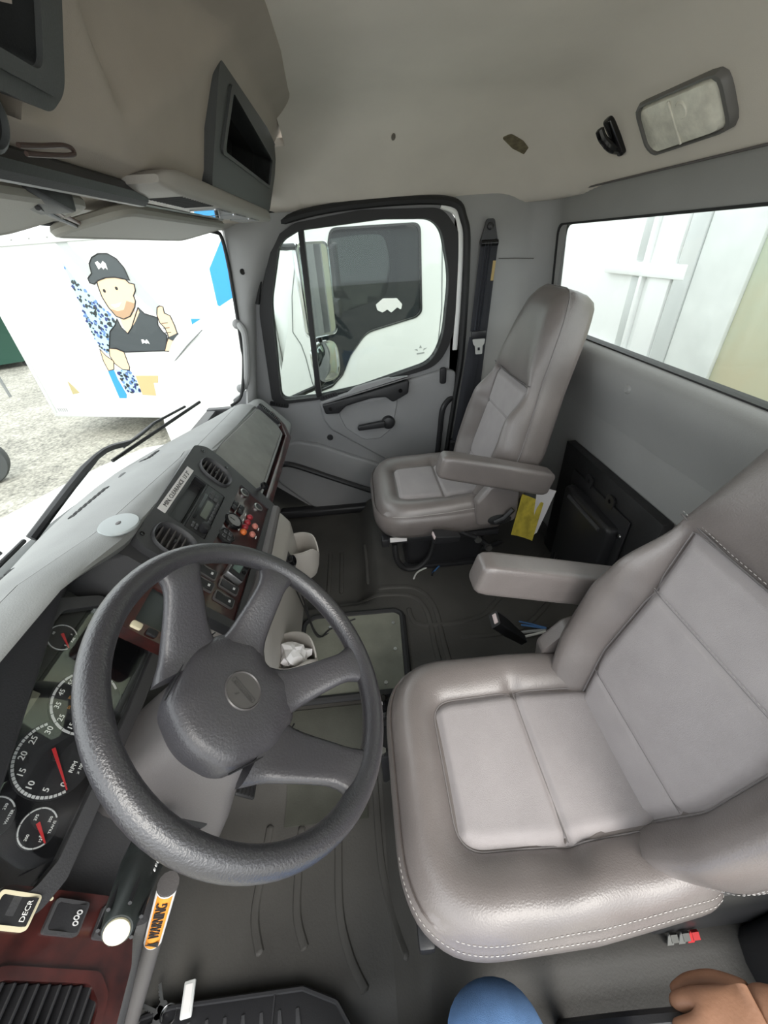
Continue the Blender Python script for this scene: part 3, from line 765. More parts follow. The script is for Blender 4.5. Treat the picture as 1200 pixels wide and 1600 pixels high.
# round puck on the dash top
pk = thing('round_puck', (0.66, 0.515, 0.905), 'flat grey round disc lying on the dashboard top', 'disc')
px_, py_ = 0.680, 0.510; pz_ = seam(px_)[1]
obj('disc', B().lathe([(0.037, 0.0), (0.038, 0.003), (0.036, 0.006), (0.030, 0.007), (0, 0.007)], (px_, py_, pz_ - 0.002), (0, -0.08, 1), 48), mat('puck_grey', (0.34, 0.37, 0.37), 0.35), pk)
obj('centre_mark', B().ball((px_, py_, pz_ + 0.0052), (0.007, 0.005, 0.0012), 12), SHROUD, pk)

# ------------------------------------------------------------------ steering wheel, column, stalk
_t = math.radians(46.35)
WC = Vector((0.351, 0.175, 0.845)); WN = Vector((0, -math.sin(_t), math.cos(_t))); WV = Vector((0, math.cos(_t), math.sin(_t)))
MW = mframe(WC, (1, 0, 0), WV, WN) @ Matrix.Rotation(math.radians(60), 4, 'Z')
sw = thing('steering_wheel', WC - WN * 0.09, 'large charcoal four-spoke steering wheel in front of the driver seat', 'steering wheel')
rim = [(0.2155 * math.cos(2 * PI * k / 96), 0.2155 * math.sin(2 * PI * k / 96), 0) for k in range(96)]
rr = B(MW); rings = []
for k in range(96):
    a = 2 * PI * k / 96; ca, sa = math.cos(a), math.sin(a); ring = []
    for j in range(20):
        b_ = 2 * PI * j / 20
        rad_ = 0.2135 + 0.0165 * math.cos(b_); h = 0.0185 * math.sin(b_)
        ring.append((rad_ * ca, rad_ * sa, h))
    rings.append(ring)
rr.loft(rings, closed=True)
obj('rim', rr, WHEELM, sw, sharp=60)
# pad with the two lower spokes moulded in one piece (local frame: y towards the wheel's top)
def spoke(p0, w0, p1, w1, h0, h1, th0=0.030, th1=0.020, n=12, bow=0.0):
    """tapered spoke between two points of the wheel plane; h sinks towards the hub"""
    a = Vector(p0); c = Vector(p1); d = (c - a); s = Vector((-d.y, d.x)).normalized(); rings = []
    for i in range(n + 1):
        t = i / n; q = a + d * t + s * bow * math.sin(PI * t)
        w = lerp(w0, w1, t) - 0.35 * min(w0, w1) * math.sin(PI * t) * 0.5
        if t > .8: w += (t - .8) / .2 * 0.012
        if t < .2: w += (.2 - t) / .2 * 0.012
        h = lerp(h0, h1, sstep(0, 1, t)); th = lerp(th0, th1, t)
        ring = []
        for j in range(16):
            b_ = 2 * PI * j / 16; cb_, sb_ = math.cos(b_), math.sin(b_)
            e = 2 / 3.2
            x_ = w * math.copysign(abs(cb_) ** e, cb_); z_ = th * 0.5 * math.copysign(abs(sb_) ** e, sb_)
            ring.append((q.x + s.x * x_, q.y + s.y * x_, h + z_))
        rings.append(ring)
    return rings
def pol(r, a): return (r * math.cos(math.radians(a)), r * math.sin(math.radians(a)))
for a0, pt in ((-3, (0.075, 0.018)), (183, (-0.075, 0.018))):
    obj('upper_spoke', B(MW).loft(spoke(pt, 0.052, pol(0.205, a0), 0.026, -0.084, -0.006, 0.036, 0.024)), PADM, sw, sharp=60)
for a0, pt in ((-57, (0.040, -0.045)), (-123, (-0.040, -0.045))):
    obj('lower_spoke', B(MW).loft(spoke(pt, 0.040, pol(0.205, a0), 0.024, -0.078, -0.006, 0.040, 0.024)), PADM, sw, sharp=60)
pad = rpoly([(0.062, 0.086), (0.100, 0.010), (0.094, -0.040), (0.060, -0.098), (0.0, -0.074), (-0.060, -0.098), (-0.094, -0.040), (-0.100, 0.010), (-0.062, 0.086), (0, 0.106)], [0.03, 0.03, 0.03, 0.015, 0.03, 0.015, 0.03, 0.03, 0.03, 0.1], 6)
pg = star(pad, (0, 0), 72)
pb = B(MW); pb.loft([[(p[0] * k, p[1] * k, h) for p in pg] for k, h in ((0.93, -0.118), (1.0, -0.098), (1.0, -0.076), (0.965, -0.066), (0.85, -0.059), (0.6, -0.054), (0.3, -0.052), (0.02, -0.052))])
obj('horn_pad', pb, PADM, sw, sharp=60)
bd = obj('badge', B(MW).lathe([(0.0300, -0.004), (0.0300, 0.0015), (0.0285, 0.003), (0.027, 0.0012), (0, 0.0018)], (0, 0.004, -0.0525), seg=44), mat('badge_grey', (0.075, 0.070, 0.070), 0.35), sw, label='round embossed badge')
MBd = MW @ Matrix.Translation((0, 0.004, -0.0508))
obj('badge_lettering', text_b('FREIGHTLINER', 0.0062, MBd, 0.0005), mat('badge_dark', (0.05, 0.048, 0.048), 0.4), bd)
obj('badge_bar', B(MBd).plate(rrect(-.0235, -.0045, .0235, .0045, .002), [rrect(-.0228, -.0038, .0228, .0038, .0016)], 0, 0.0008), MATS['badge_dark'], bd)
obj('badge_mark', B(MBd).prism([(.001, .009), (.004, .009), (.006, .015), (.003, .015)], 0, .0006), MATS['badge_dark'], bd)
for s_ in (-1, 1):
    obj('pad_seam', B(MW).tube([(s_ * 0.064, 0.088, -0.067), (s_ * 0.099, 0.012, -0.067), (s_ * 0.097, -0.038, -0.067)], 0.0013, 6), INK, sw)

col_ = thing('steering_column', (0.351, 0.45, 0.45), 'grey plastic steering column shroud below the wheel', 'steering column')
MK = mframe(WC, (1, 0, 0), WV, WN)
def shroud_ring(d, hw, up, dn):
    return [(p[0], p[1], -d) for p in rpoly([(-hw, -dn), (hw, -dn), (hw, up), (-hw, up)], [0.03, 0.03, 0.035, 0.035], 5)]
obj('hub_boss', B(MK).lathe([(0.055, -0.135), (0.060, -0.115), (0.045, -0.085), (0, -0.085)], seg=36), BLACKP, col_)
obj('upper_shroud', B(MK).loft([shroud_ring(d, w, u, dn) for d, w, u, dn in ((0.115, 0.058, 0.052, 0.060), (0.130, 0.070, 0.062, 0.075), (0.20, 0.078, 0.068, 0.095), (0.30, 0.082, 0.07, 0.14), (0.40, 0.08, 0.07, 0.18), (0.45, 0.078, 0.06, 0.18), (0.46, 0.07, 0.05, 0.16))]), SHROUD, col_, sharp=50)
obj('shroud_seam', B(MK).tube([(0.004, -0.0765, -0.135), (0.004, -0.0965, -0.20), (0.004, -0.1415, -0.30), (0.004, -0.176, -0.378)], 0.0018, 6), INK, col_)
obj('tilt_slot', B(MK).box((-0.076, -0.080, -0.318), (0.018, 0.050, 0.040), 0.005), CUBBY, col_)
obj('tilt_lever', B(MK).box((-0.086, -0.082, -0.318), (0.014, 0.036, 0.010), 0.003), BLACKP, col_)
obj('column_shaft', B().tube([(0.351, 0.42, 0.60), (0.351, 0.60, 0.40), (0.351, 0.72, 0.26)], 0.035, 14), BLACKP, col_)

stt, end = Vector((0.250, 0.362, 0.650)), Vector((0.115, 0.313, 0.756))
st = thing('turn_signal_stalk', stt, 'black turn signal stalk with a cream end cap, left of the wheel', 'stalk')
dv = (end - stt)
pr = [(0.0, 0.016), (0.12, 0.0165), (0.22, 0.024), (0.50, 0.0255), (0.53, 0.0235), (0.56, 0.0245), (0.80, 0.0215), (0.98, 0.0165), (0.995, 0.0150)]
obj('body', B().tube([stt + dv * t for t, r in pr], [r for t, r in pr], 24), mat('stalk_black', (0.022, 0.027, 0.026), 0.42, bump=.1, bscale=400), st)
dn_ = dv.normalized()
obj('end_cap', B().lathe([(0.0128, -0.002), (0.0128, 0.0015), (0.010, 0.003), (0, 0.003)], end, dn_, 28), CREAM, st, label='cream round end cap')
side = Vector((0.0, 0.0, 1.0)); side = (side - dn_ * side.dot(dn_)).normalized(); oth = dn_.cross(side)
for k in range(6):
    an = 2 * PI * k / 6 + .3
    o_ = (side * math.cos(an) + oth * math.sin(an)) * 0.0200
    obj('grip_rib', B().tube([stt + dv * .72 + o_, stt + dv * .95 + o_ * 1.03], 0.0022, 6), BLACKP, st)
tocam = (Vector((0, 0, 1.35)) - (stt + dv * .35)); tocam = (tocam - dn_ * tocam.dot(dn_)).normalized()
fac = (tocam * .75 + dn_.cross(tocam) * -.66).normalized()
ac = dn_.cross(fac)
def st_mark(t, w, h, txt=None):
    p = stt + dv * t + fac * 0.0250
    M = mframe(p, dn_ * -1, ac * -1, fac)
    if txt: obj('marking', text_b(txt, h, M), WINK, st)
    else: obj('marking', B(M).box((0, 0, 0), (w, h, 0.0012)), WINK, st)
st_mark(.26, .010, .009); st_mark(.33, 0, .010, 'D'); st_mark(.42, .006, .010); st_mark(.55, 0, .009, 'OFF'); st_mark(.62, .003, .003); st_mark(.66, .003, .003)

# left end of the dash: wood panel with switches and a vent
lp = thing('side_switch_panel', MC @ Vector((0.1, -0.2, 0)), 'wood trimmed switch panel left of the steering column', 'dash panel')
lpoly = rpoly([(-0.03, -0.012), (0.172, -0.012), (0.176, -0.155), (0.150, -0.200), (0.115, -0.215), (-0.03, -0.225)], [0.01, 0.02, 0.03, 0.02, 0.02, 0.01])
lvent = rpoly([(-0.02, -0.035), (0.085, -0.040), (0.102, -0.060), (0.102, -0.168), (0.085, -0.188), (-0.02, -0.195)], [0.01, 0.02, 0.02, 0.02, 0.02, 0.01])
obj('wood_panel', B(MC).plate(lpoly, [lvent], -0.010, 0.012), WOOD, lp, label='dark red burl wood panel')
obj('vent_bezel', B(MC).plate([(lerp(.04, p[0], 1.10), lerp(-.115, p[1], 1.08)) for p in lvent], [[(lerp(.04, p[0], .93), lerp(-.115, p[1], .95)) for p in lvent]], 0.004, 0.017), WOOD, lp)
obj('vent_cavity', B(MC).prism(lvent, -0.03, -0.025), CUBBY, lp)
for k in range(11):
    yy = -0.052 - 0.0128 * k
    obj('vent_slat', B(MC).box((0.040, yy, 0.004), (0.115, 0.0042, 0.018), 0.0012, 1, Matrix.Rotation(math.radians(20), 4, 'X')), BLACKP, lp)
obj('vent_tab', B(MC).box((0.052, -0.115, 0.016), (0.012, 0.040, 0.010), 0.004), BLACKP, lp)
for cy, w, txt, fr in ((-0.040, 0.048, 'DECR', CREAM), (-0.104, 0.044, '', DASHD), (-0.163, 0.034, '', DASHD)):
    cx = 0.150
    s_ = obj('rocker_switch', B(MC).plate(rrect(cx - .016, cy - w / 2, cx + .016, cy + w / 2, .005), [rrect(cx - .0125, cy - w / 2 + .004, cx + .0125, cy + w / 2 - .004, .004)], .008, .018), fr, lp)
    obj('rocker', B(MC).loft([[(cx + a * .0122, cy + s, h) for a, h in ((-1, .008), (-1, hh), (1, hh), (1, .008))] for s, hh in ((-w / 2 + .0045, .022), (0, .015), (w / 2 - .0045, .018))]), BLACKP, s_)
    if txt: obj('rocker_lettering', text_b(txt, 0.0075, MC @ Matrix.Translation((cx, cy - w * .26, 0.0212)) @ Matrix.Rotation(-.15, 4, 'X')), WINK, s_)
    else:
        for q in range(3): obj('rocker_symbol', B(MC).plate(oval(cx - 0.005 + 0.005 * q, cy - w * .26 + 0.0015 * (q % 2), 0.0024, 0.0036, 10, 2), [oval(cx - 0.005 + 0.005 * q, cy - w * .26 + 0.0015 * (q % 2), 0.0014, 0.0024, 10, 2)], 0.0205, 0.0216), DIALR, s_)
obj('panel_screw', B(MC).lathe([(0.002, 0), (0.002, 0.001), (0, 0.001)], (0.165, -0.078, 0.012), seg=10), CREAM, lp)

# bars beside the door opening
T0, T1 = Vector((0.170, 0.308, 0.675)), Vector((0.106, 0.520, 0.205))
gb = thing('column_bar', T1, 'grey bar with an orange WARNING sticker, left of the footwell', 'bar')
obj('tube', B().tube(curve([T0, T0 * .66 + T1 * .34, T0 * .33 + T1 * .67, T1, T1 + (T1 - T0) * .4], 6), [0.013] * 25, 14), SHROUD, gb)
dbar = (T1 - T0).normalized(); mid = T0 + (T1 - T0) * 0.165
tc_ = (Vector((0, 0, 1.35)) - mid); tc_ = (tc_ - dbar * tc_.dot(dbar)).normalized()
sd = dbar.cross(tc_).normalized()
def wrapped(r, t0, t1, a0, a1, n=10):
    rows = []
    for i in range(2):
        p = T0 + (T1 - T0) * (t0 if i == 0 else t1)
        rows.append([p + (tc_ * math.cos(lerp(a0, a1, k / n)) + sd * math.sin(lerp(a0, a1, k / n))) * r for k in range(n + 1)])
    return rows
obj('sticker_white', B().grid(wrapped(0.0134, 0.005, 0.325, -1.1, 1.1)), WHITEC, gb)
sk = obj('sticker_orange', B().grid(wrapped(0.0137, 0.012, 0.318, -0.75, 0.75)), ORANGE, gb, label='orange WARNING sticker')
Mst = mframe(mid + tc_ * 0.0142, dbar * -1, sd * -1 if (dbar * -1).cross(sd * -1).dot(tc_) > 0 else sd, tc_)
obj('sticker_lettering', text_b('WARNING', 0.0195, Mst @ Matrix.Translation((0.014, 0, 0)), 0.0006, sx=1.15), INK, sk)
Mtr = Mst @ Matrix.Translation((-0.062, 0, 0))
obj('warning_triangle', B(Mtr).plate([(-.009, -.0085), (.009, -.0085), (0, .009)], [[(-.0012, -.006), (.0012, -.006), (.0008, .003), (-.0008, .003)]], 0, .0006), INK, sk)
E2, E3 = Vector((0.165, 0.372, 0.595)), Vector((0.103, 0.545, 0.215))
obj('dark_tube', B().tube(curve([E2, E2 * .5 + E3 * .5, E3, E3 + (E3 - E2) * .4], 6), 0.017, 12), DASHD, gb)
obj('bolt', B().ball(E2 + Vector((0.006, -0.004, 0.02)), 0.009, 12), STEEL, gb)

# keys on a ring
kp = Vector((0.118, 0.522, 0.034))
ky = thing('key_ring', (0.12, 0.51, 0.03), 'bunch of keys with a clear tag lying on the door sill tread', 'keys')
obj('ring', B().tube([kp + Vector((0.015 * math.cos(a), 0.015 * math.sin(a), 0.004 * math.sin(a))) for a in [2 * PI * k / 24 for k in range(24)]], 0.0012, 6, closed=True), CHROME, ky)
Rt = Matrix.Rotation(.12, 4, 'Z')
tg = obj('tag', B().box((0.135, 0.484, 0.040), (0.054, 0.024, 0.008), 0.003, 2, Rt), mat('clear_tag', (0.62, 0.63, 0.62), 0.15), ky, label='clear plastic key tag')
obj('tag_card', B().box((0.135, 0.484, 0.0442), (0.042, 0.015, 0.001), rot=Rt), WHITEC, tg)
for an in (0.5, 1.25, 2.1):
    Mk = Matrix.Translation(kp + Vector((0, 0.010, 0.0))) @ Matrix.Rotation(an, 4, 'Z')
    kb = B(Mk); kb.lathe([(0.010, -0.001), (0.010, 0.001), (0, 0.001)], (0.012, 0, 0), (0, 0, 1), 18); kb.box((0.036, 0, 0), (0.030, 0.006, 0.002))
    for q in range(4): kb.box((0.028 + 0.006 * q, 0.0035, 0), (0.003, 0.002, 0.002))
    obj('key', kb, STEEL, ky)

# ribbed sill tread
tr = thing('sill_tread', (0.06, 0.32, 0.0), 'black ribbed step tread on the door sill', 'tread plate')
tp = rpoly([(-0.06, 0.62), (0.112, 0.62), (0.128, 0.52), (0.130, 0.24), (0.105, 0.165), (0.05, 0.12), (-0.06, 0.12)], 0.02)
obj('plate', B().prism(tp, 0.012, 0.028, 0.004, 2), BLACKP, tr)
obj('rim', B().tube([(p[0], p[1], 0.029) for p in tp], 0.0045, 6, closed=True), BLACKP, tr)
obj('divider', B().box((0.05, 0.30, 0.029), (0.15, 0.004, 0.006)), BLACKP, tr)
for k in range(11):
    y = 0.165 + 0.038 * k
    x1 = 0.104 if y > 0.22 else 0.07
    obj('tread_rib', B().tube([(-0.05, y - 0.012, 0.028), (x1 - 0.02, y + 0.004, 0.029), (x1, y + 0.008, 0.028)], [0.006, 0.0065, 0.004], 8, flat=((0, 0, 1), .7)), DASHD, tr)

# brake pedal
pe = thing('brake_pedal', (0.50, 0.42, 0.09), 'black ribbed pedal pad under the steering column', 'pedal')
Mp = frame((0.500, 0.405, 0.155), 40)
obj('pad', B(Mp).box((0, 0, 0), (0.085, 0.062, 0.012), 0.006, 3), RUBBER, pe)
for k in range(5): obj('pad_rib', B(Mp).box((0, -0.024 + 0.012 * k, 0.007), (0.078, 0.005, 0.004), 0.001, 1), RUBBER, pe)
obj('arm', B().tube([(0.500, 0.415, 0.155), (0.500, 0.47, 0.22), (0.49, 0.56, 0.38)], 0.010, 8), BLACKP, pe)

# firewall and kick panels below the dash
kick = B(); kick.box((2.075, 0.56, 0.32), (0.04, 0.50, 0.72), 0.005)
struct('trim_2', kick, BLACKP, label='black kick panel ahead of the passenger door')
fw = B(); fw.box((0.92, 0.78, 0.32), (2.24, 0.05, 0.72), 0.005)
struct('wall_front', fw, BLACKP, label='black firewall under the dashboard')

# ------------------------------------------------------------------ lower console with cup holders
con = thing('cup_holder_console', (0.85, 0.30, 0.10), 'light grey lower console with two moulded cup holders', 'console')
cpoly = rpoly([(1.115, 0.66), (0.60, 0.665), (0.555, 0.50), (0.56, 0.30), (1.08, 0.32), (1.13, 0.5)], 0.03)
rings = []
for (y, k, dz) in ((0.42, 1.0, 0), (0.345, 1.0, -0.01), (0.30, 0.985, -0.03), (0.275, 0.94, -0.05), (0.268, 0.85, -0.05)):
    rings.append([(lerp(0.85, p[0], k), y - 0.0 + 0.10 * (0.52 - p[1]) * 0.0, lerp(0.49, p[1], k) + dz) for p in cpoly])
obj('body', B().loft(rings), CONSG, con, sharp=50)
def cup(cx, cy, zt, r, depth, nm):
    prof_o = [(r * .80, -depth), (r * .98, -depth + .03), (r * 1.12, -0.01), (r * 1.10, 0.003), (r * 1.03, 0.004), (r * .96, -0.006), (r * .80, -depth + .02), (0, -depth + .02)]
    t = bmesh.new(); seg = 36; rings = []
    for rr_, h in prof_o:
        ring = []
        for k in range(seg):
            a = 2 * PI * k / seg
            dip = 0.045 * math.exp(-((a - 1.5 * PI) / 0.42) ** 2) if h > -0.012 else 0.0    # notch facing the seats
            ring.append((cx + rr_ * math.cos(a), cy + rr_ * math.sin(a) * 1.05, zt + h - dip))
        rings.append(ring)
    t.free()
    return B().loft(rings)
obj('cup_holder', cup(1.055, 0.255, 0.525, 0.055, 0.13, 'far'), CONSG, con)
obj('cup_holder', cup(0.665, 0.245, 0.475, 0.055, 0.14, 'near'), CONSG, con)
obj('cup_neck', B().loft([[(x, y, z) for x, y, z in ((1.00, yy, zz - .10), (1.11, yy, zz - .10), (1.10, yy, zz), (1.01, yy, zz))] for yy, zz in ((0.36, 0.66), (0.315, 0.60), (0.285, 0.53))]), CONSG, con)
obj('cup_neck', B().loft([[(x, y, z) for x, y, z in ((0.61, yy, zz - .10), (0.72, yy, zz - .10), (0.71, yy, zz), (0.62, yy, zz))] for yy, zz in ((0.36, 0.62), (0.315, 0.56), (0.275, 0.48))]), CONSG, con)
sk_ = obj('socket_plate', B(frame((0.915, 0.268, 0.55), 15)).box((0, 0, 0), (0.10, 0.075, 0.012), 0.004), BLACKP, con)
for dx in (-0.025, 0.025):
    obj('socket', B(frame((0.915 + dx, 0.262, 0.55), 15)).lathe([(0.017, 0), (0.017, 0.012), (0.013, 0.014), (0.012, 0.004), (0, 0.004)], seg=22), BLACKG, sk_)
ti = thing('crumpled_tissue', (0.66, 0.24, 0.41), 'crumpled white tissue stuffed in the near cup holder', 'tissue')
tb = B(); t = bmesh.new(); bmesh.ops.create_icosphere(t, subdivisions=3, radius=0.034)
rt = random.Random(11); dirs = [Vector((rt.gauss(0, 1), rt.gauss(0, 1), rt.gauss(0, 1))).normalized() for _ in range(26)]
for v in t.verts:
    n = v.co.normalized(); k = 1.0 + 0.45 * max(n.dot(d) ** 9 for d in dirs[:9] if n.dot(d) > 0 or True)
    v.co *= min(k, 1.4) * rt.uniform(.74, 1.12)
tb._add(t, Matrix.Translation((0.665, 0.24, 0.452)))
obj('paper', tb, mat('tissue_paper', (0.8, 0.78, 0.78), 0.8), ti, sharp=25)
wr = thing('dangling_cable', (0.80, 0.24, 0.11), 'thin black cable trailing from console to floor hatch', 'cable')
obj('lead', B().tube(curve([(0.93, 0.262, 0.50), (0.955, 0.255, 0.35), (0.965, 0.25, 0.20), (0.98, 0.23, 0.125), (1.02, 0.20, 0.112), (1.06, 0.10, 0.112)], 8), 0.0035, 6), BLACKP, wr)
obj('lead', B().tube(curve([(0.90, 0.262, 0.50), (0.93, 0.252, 0.33), (0.95, 0.24, 0.17), (1.00, 0.21, 0.112), (1.045, 0.13, 0.111)], 8), 0.0025, 6), BLACKP, wr)

# ------------------------------------------------------------------ floor hatch, shifter, wires
ht = thing('floor_hatch', (0.9, 0.12, 0.10), 'square olive grey access hatch with rubber gasket in the floor', 'hatch')
hp = rpoly([(0.735, -0.075), (1.065, -0.09), (1.085, -0.06), (1.09, 0.265), (1.06, 0.305), (0.75, 0.315), (0.735, 0.29)], [0.02, 0.03, 0.03, 0.04, 0.04, 0.02, 0.02])
obj('gasket', B().tube([(p[0], p[1], 0.108) for p in hp], 0.013, 8, closed=True), RUBBER, ht)
obj('lid', B().prism(hp, 0.095, 0.112), HATCHM, ht)
for x, y in ((0.918, 0.262), (0.90, -0.045), (1.03, 0.20), (1.02, -0.05), (0.77, 0.0)):
    obj('screw', B().lathe([(0.007, 0), (0.006, 0.004), (0.003, 0.004), (0.002, 0.002), (0, 0.002)], (x, y, 0.112), seg=14), STEEL, ht)
fl = thing('footwell_mat', (0.5, 0.25, 0.0), 'worn olive rubber panel between the driver footwell and the hatch', 'floor mat')
rows = [[(x, y, floor_z(x, y) + 0.0045) for y in [0.085 + 0.02 * j for j in range(13)]] for x in [0.43 + 0.02 * i for i in range(15)]]
obj('panel', B().slab(rows, (0, 0, -0.006)), mat('footwell_rubber', (0.046, 0.047, 0.039), 0.7, bump=.3, bscale=200, var=.15, vscale=10, spec=0.2), fl)
gs = thing('shift_lever', (0.65, 0.016, 0.1), 'black lever knob on a metal collar in front of the driver seat', 'lever')
sx_, sy_ = 0.615, 0.016
obj('boot', B().lathe([(0.045, 0.0), (0.042, 0.03), (0.026, 0.05), (0.024, 0.12), (0, 0.12)], (sx_, sy_, 0.095), seg=24), RUBBER, gs)
obj('collar', B().lathe([(0.016, 0), (0.0175, 0.006), (0.016, 0.012), (0.0175, 0.018), (0.016, 0.024), (0, 0.024)], (sx_, sy_, 0.212), seg=22), STEEL, gs)
obj('knob', B().lathe([(0.014, 0), (0.0185, 0.008), (0.0195, 0.030), (0.017, 0.046), (0.010, 0.052), (0, 0.053)], (sx_, sy_, 0.236), seg=26), BLACKG, gs)
lk = thing('lever_linkage', (0.55, 0.02, 0.02), 'black linkage bracket on the floor ahead of the driver seat', 'bracket')
lb = B(); lb.box((0.555, 0.020, 0.10), (0.10, 0.030, 0.16), 0.006); obj('bracket', lb, BLACKP, lk)
obj('bolt', B().lathe([(0.010, 0), (0.010, 0.010), (0, 0.010)], (0.52, 0.026, 0.182), seg=6), STEEL, lk)
def wires(root, name_loc, label, spec, sleeve, group=None):
    w = thing('wire_bundle', name_loc, label, 'wires', group)
    obj('sleeve', B().tube(curve(sleeve, 6), 0.011, 10), BLACKP, w)
    for pts, r, m_ in spec: obj('wire', B().tube(curve(pts, 6), r, 6), m_, w)
BLUEW = mat('blue_wire', (0.06, 0.16, 0.36), 0.5); WHITEW = mat('white_wire', (0.6, 0.6, 0.58), 0.5); GREYW = mat('grey_wire', (0.30, 0.31, 0.31), 0.5)
wires(None, (0.93, -0.56, .10), 'cut blue and grey wire ends behind the driver armrest', [
    ([(0.915, -0.625, 0.115), (0.93, -0.59, 0.116), (0.945, -0.535, 0.118)], 0.004, BLUEW), ([(0.912, -0.625, 0.113), (0.918, -0.58, 0.110), (0.918, -0.525, 0.108)], 0.006, GREYW),
    ([(0.917, -0.625, 0.12), (0.938, -0.58, 0.122), (0.958, -0.53, 0.124)], 0.003, BLUEW), ([(0.91, -0.625, 0.112), (0.905, -0.58, 0.109), (0.90, -0.535, 0.107)], 0.005, WHITEW)],
    [(0.80, -0.80, .11), (0.87, -0.70, .115), (0.915, -0.62, .115)])
wires(None, (1.33, -0.25, .10), 'cut white and blue wires beside the passenger seat base', [
    ([(1.37, -0.335, 0.125), (1.345, -0.28, 0.118), (1.33, -0.20, 0.112)], 0.007, WHITEW), ([(1.365, -0.34, 0.12), (1.32, -0.29, 0.110), (1.285, -0.255, 0.106)], 0.004, BLUEW),
    ([(1.372, -0.335, 0.118), (1.335, -0.26, 0.108), (1.30, -0.19, 0.106), (1.26, -0.165, 0.105)], 0.004, WHITEW), ([(1.368, -0.338, 0.118), (1.31, -0.275, 0.108), (1.27, -0.25, 0.106)], 0.004, BLACKP)],
    [(1.44, -0.62, .12), (1.40, -0.50, .115), (1.385, -0.40, .13), (1.37, -0.335, .125)])

# ------------------------------------------------------------------ black module on a plywood board on the rear wall
am = thing('control_module', (1.13, -0.85, 0.09), 'black metal module box on a black plywood board, rear wall', 'module box')
obj('plywood_board', B(mframe((0, -0.866, 0), (1, 0, 0), (0, 0, 1), (0, -1, 0))).box((1.13, 0.365, -0.018), (0.59, 0.55, 0.036), 0.003, 2), mat('black_plywood', (0.012, 0.012, 0.013), 0.55, bump=.6, bscale=60, var=.4, vscale=12), am)
MA = mframe((0, -0.828, 0), (1, 0, 0), (0, 0, 1), (0, 1, 0))
obj('base_plate', B(MA).box((1.13, 0.34, 0.004), (0.37, 0.46, 0.008), 0.003, 2), BLACKP, am)
cv = obj('cover', B(MA).prism(rpoly([(0.985, 0.13), (1.275, 0.13), (1.285, 0.52), (0.975, 0.52)], 0.02), 0.008, 0.045, 0.012, 3), BLACKP, am)
for x in (1.06, 1.20):
    obj('bracket_tab', B(MA).plate(rrect(x - .022, 0.55, x + .022, 0.60, .016), [arc((x, 0.578), 0.008, 0, 2 * PI * .95, 14)], 0.004, 0.010), BLACKP, am)
for k in range(10):
    obj('cooling_slot', B(MA).box((1.20 - 0.0 + 0.0 * k, 0.15 + 0.0, 0.0455), (0.001, 0.001, 0.001)) if False else B(MA).prism(rrect(1.06 + 0.02 * k, 0.145, 1.070 + 0.02 * k, 0.20, 0.004), 0.0452, 0.0458), CUBBY, cv)
obj('cover_ridge', B(MA).tube([(1.02, 0.49, 0.046), (1.24, 0.49, 0.046)], 0.008, 8), DASHD, cv)
for x, z in ((0.965, 0.5), (0.965, 0.2), (1.295, 0.5), (1.295, 0.16)):
    obj('screw', B(MA).lathe([(0.007, 0), (0.006, 0.004), (0, 0.004)], (x, z, 0.008), seg=12), STEEL, am)

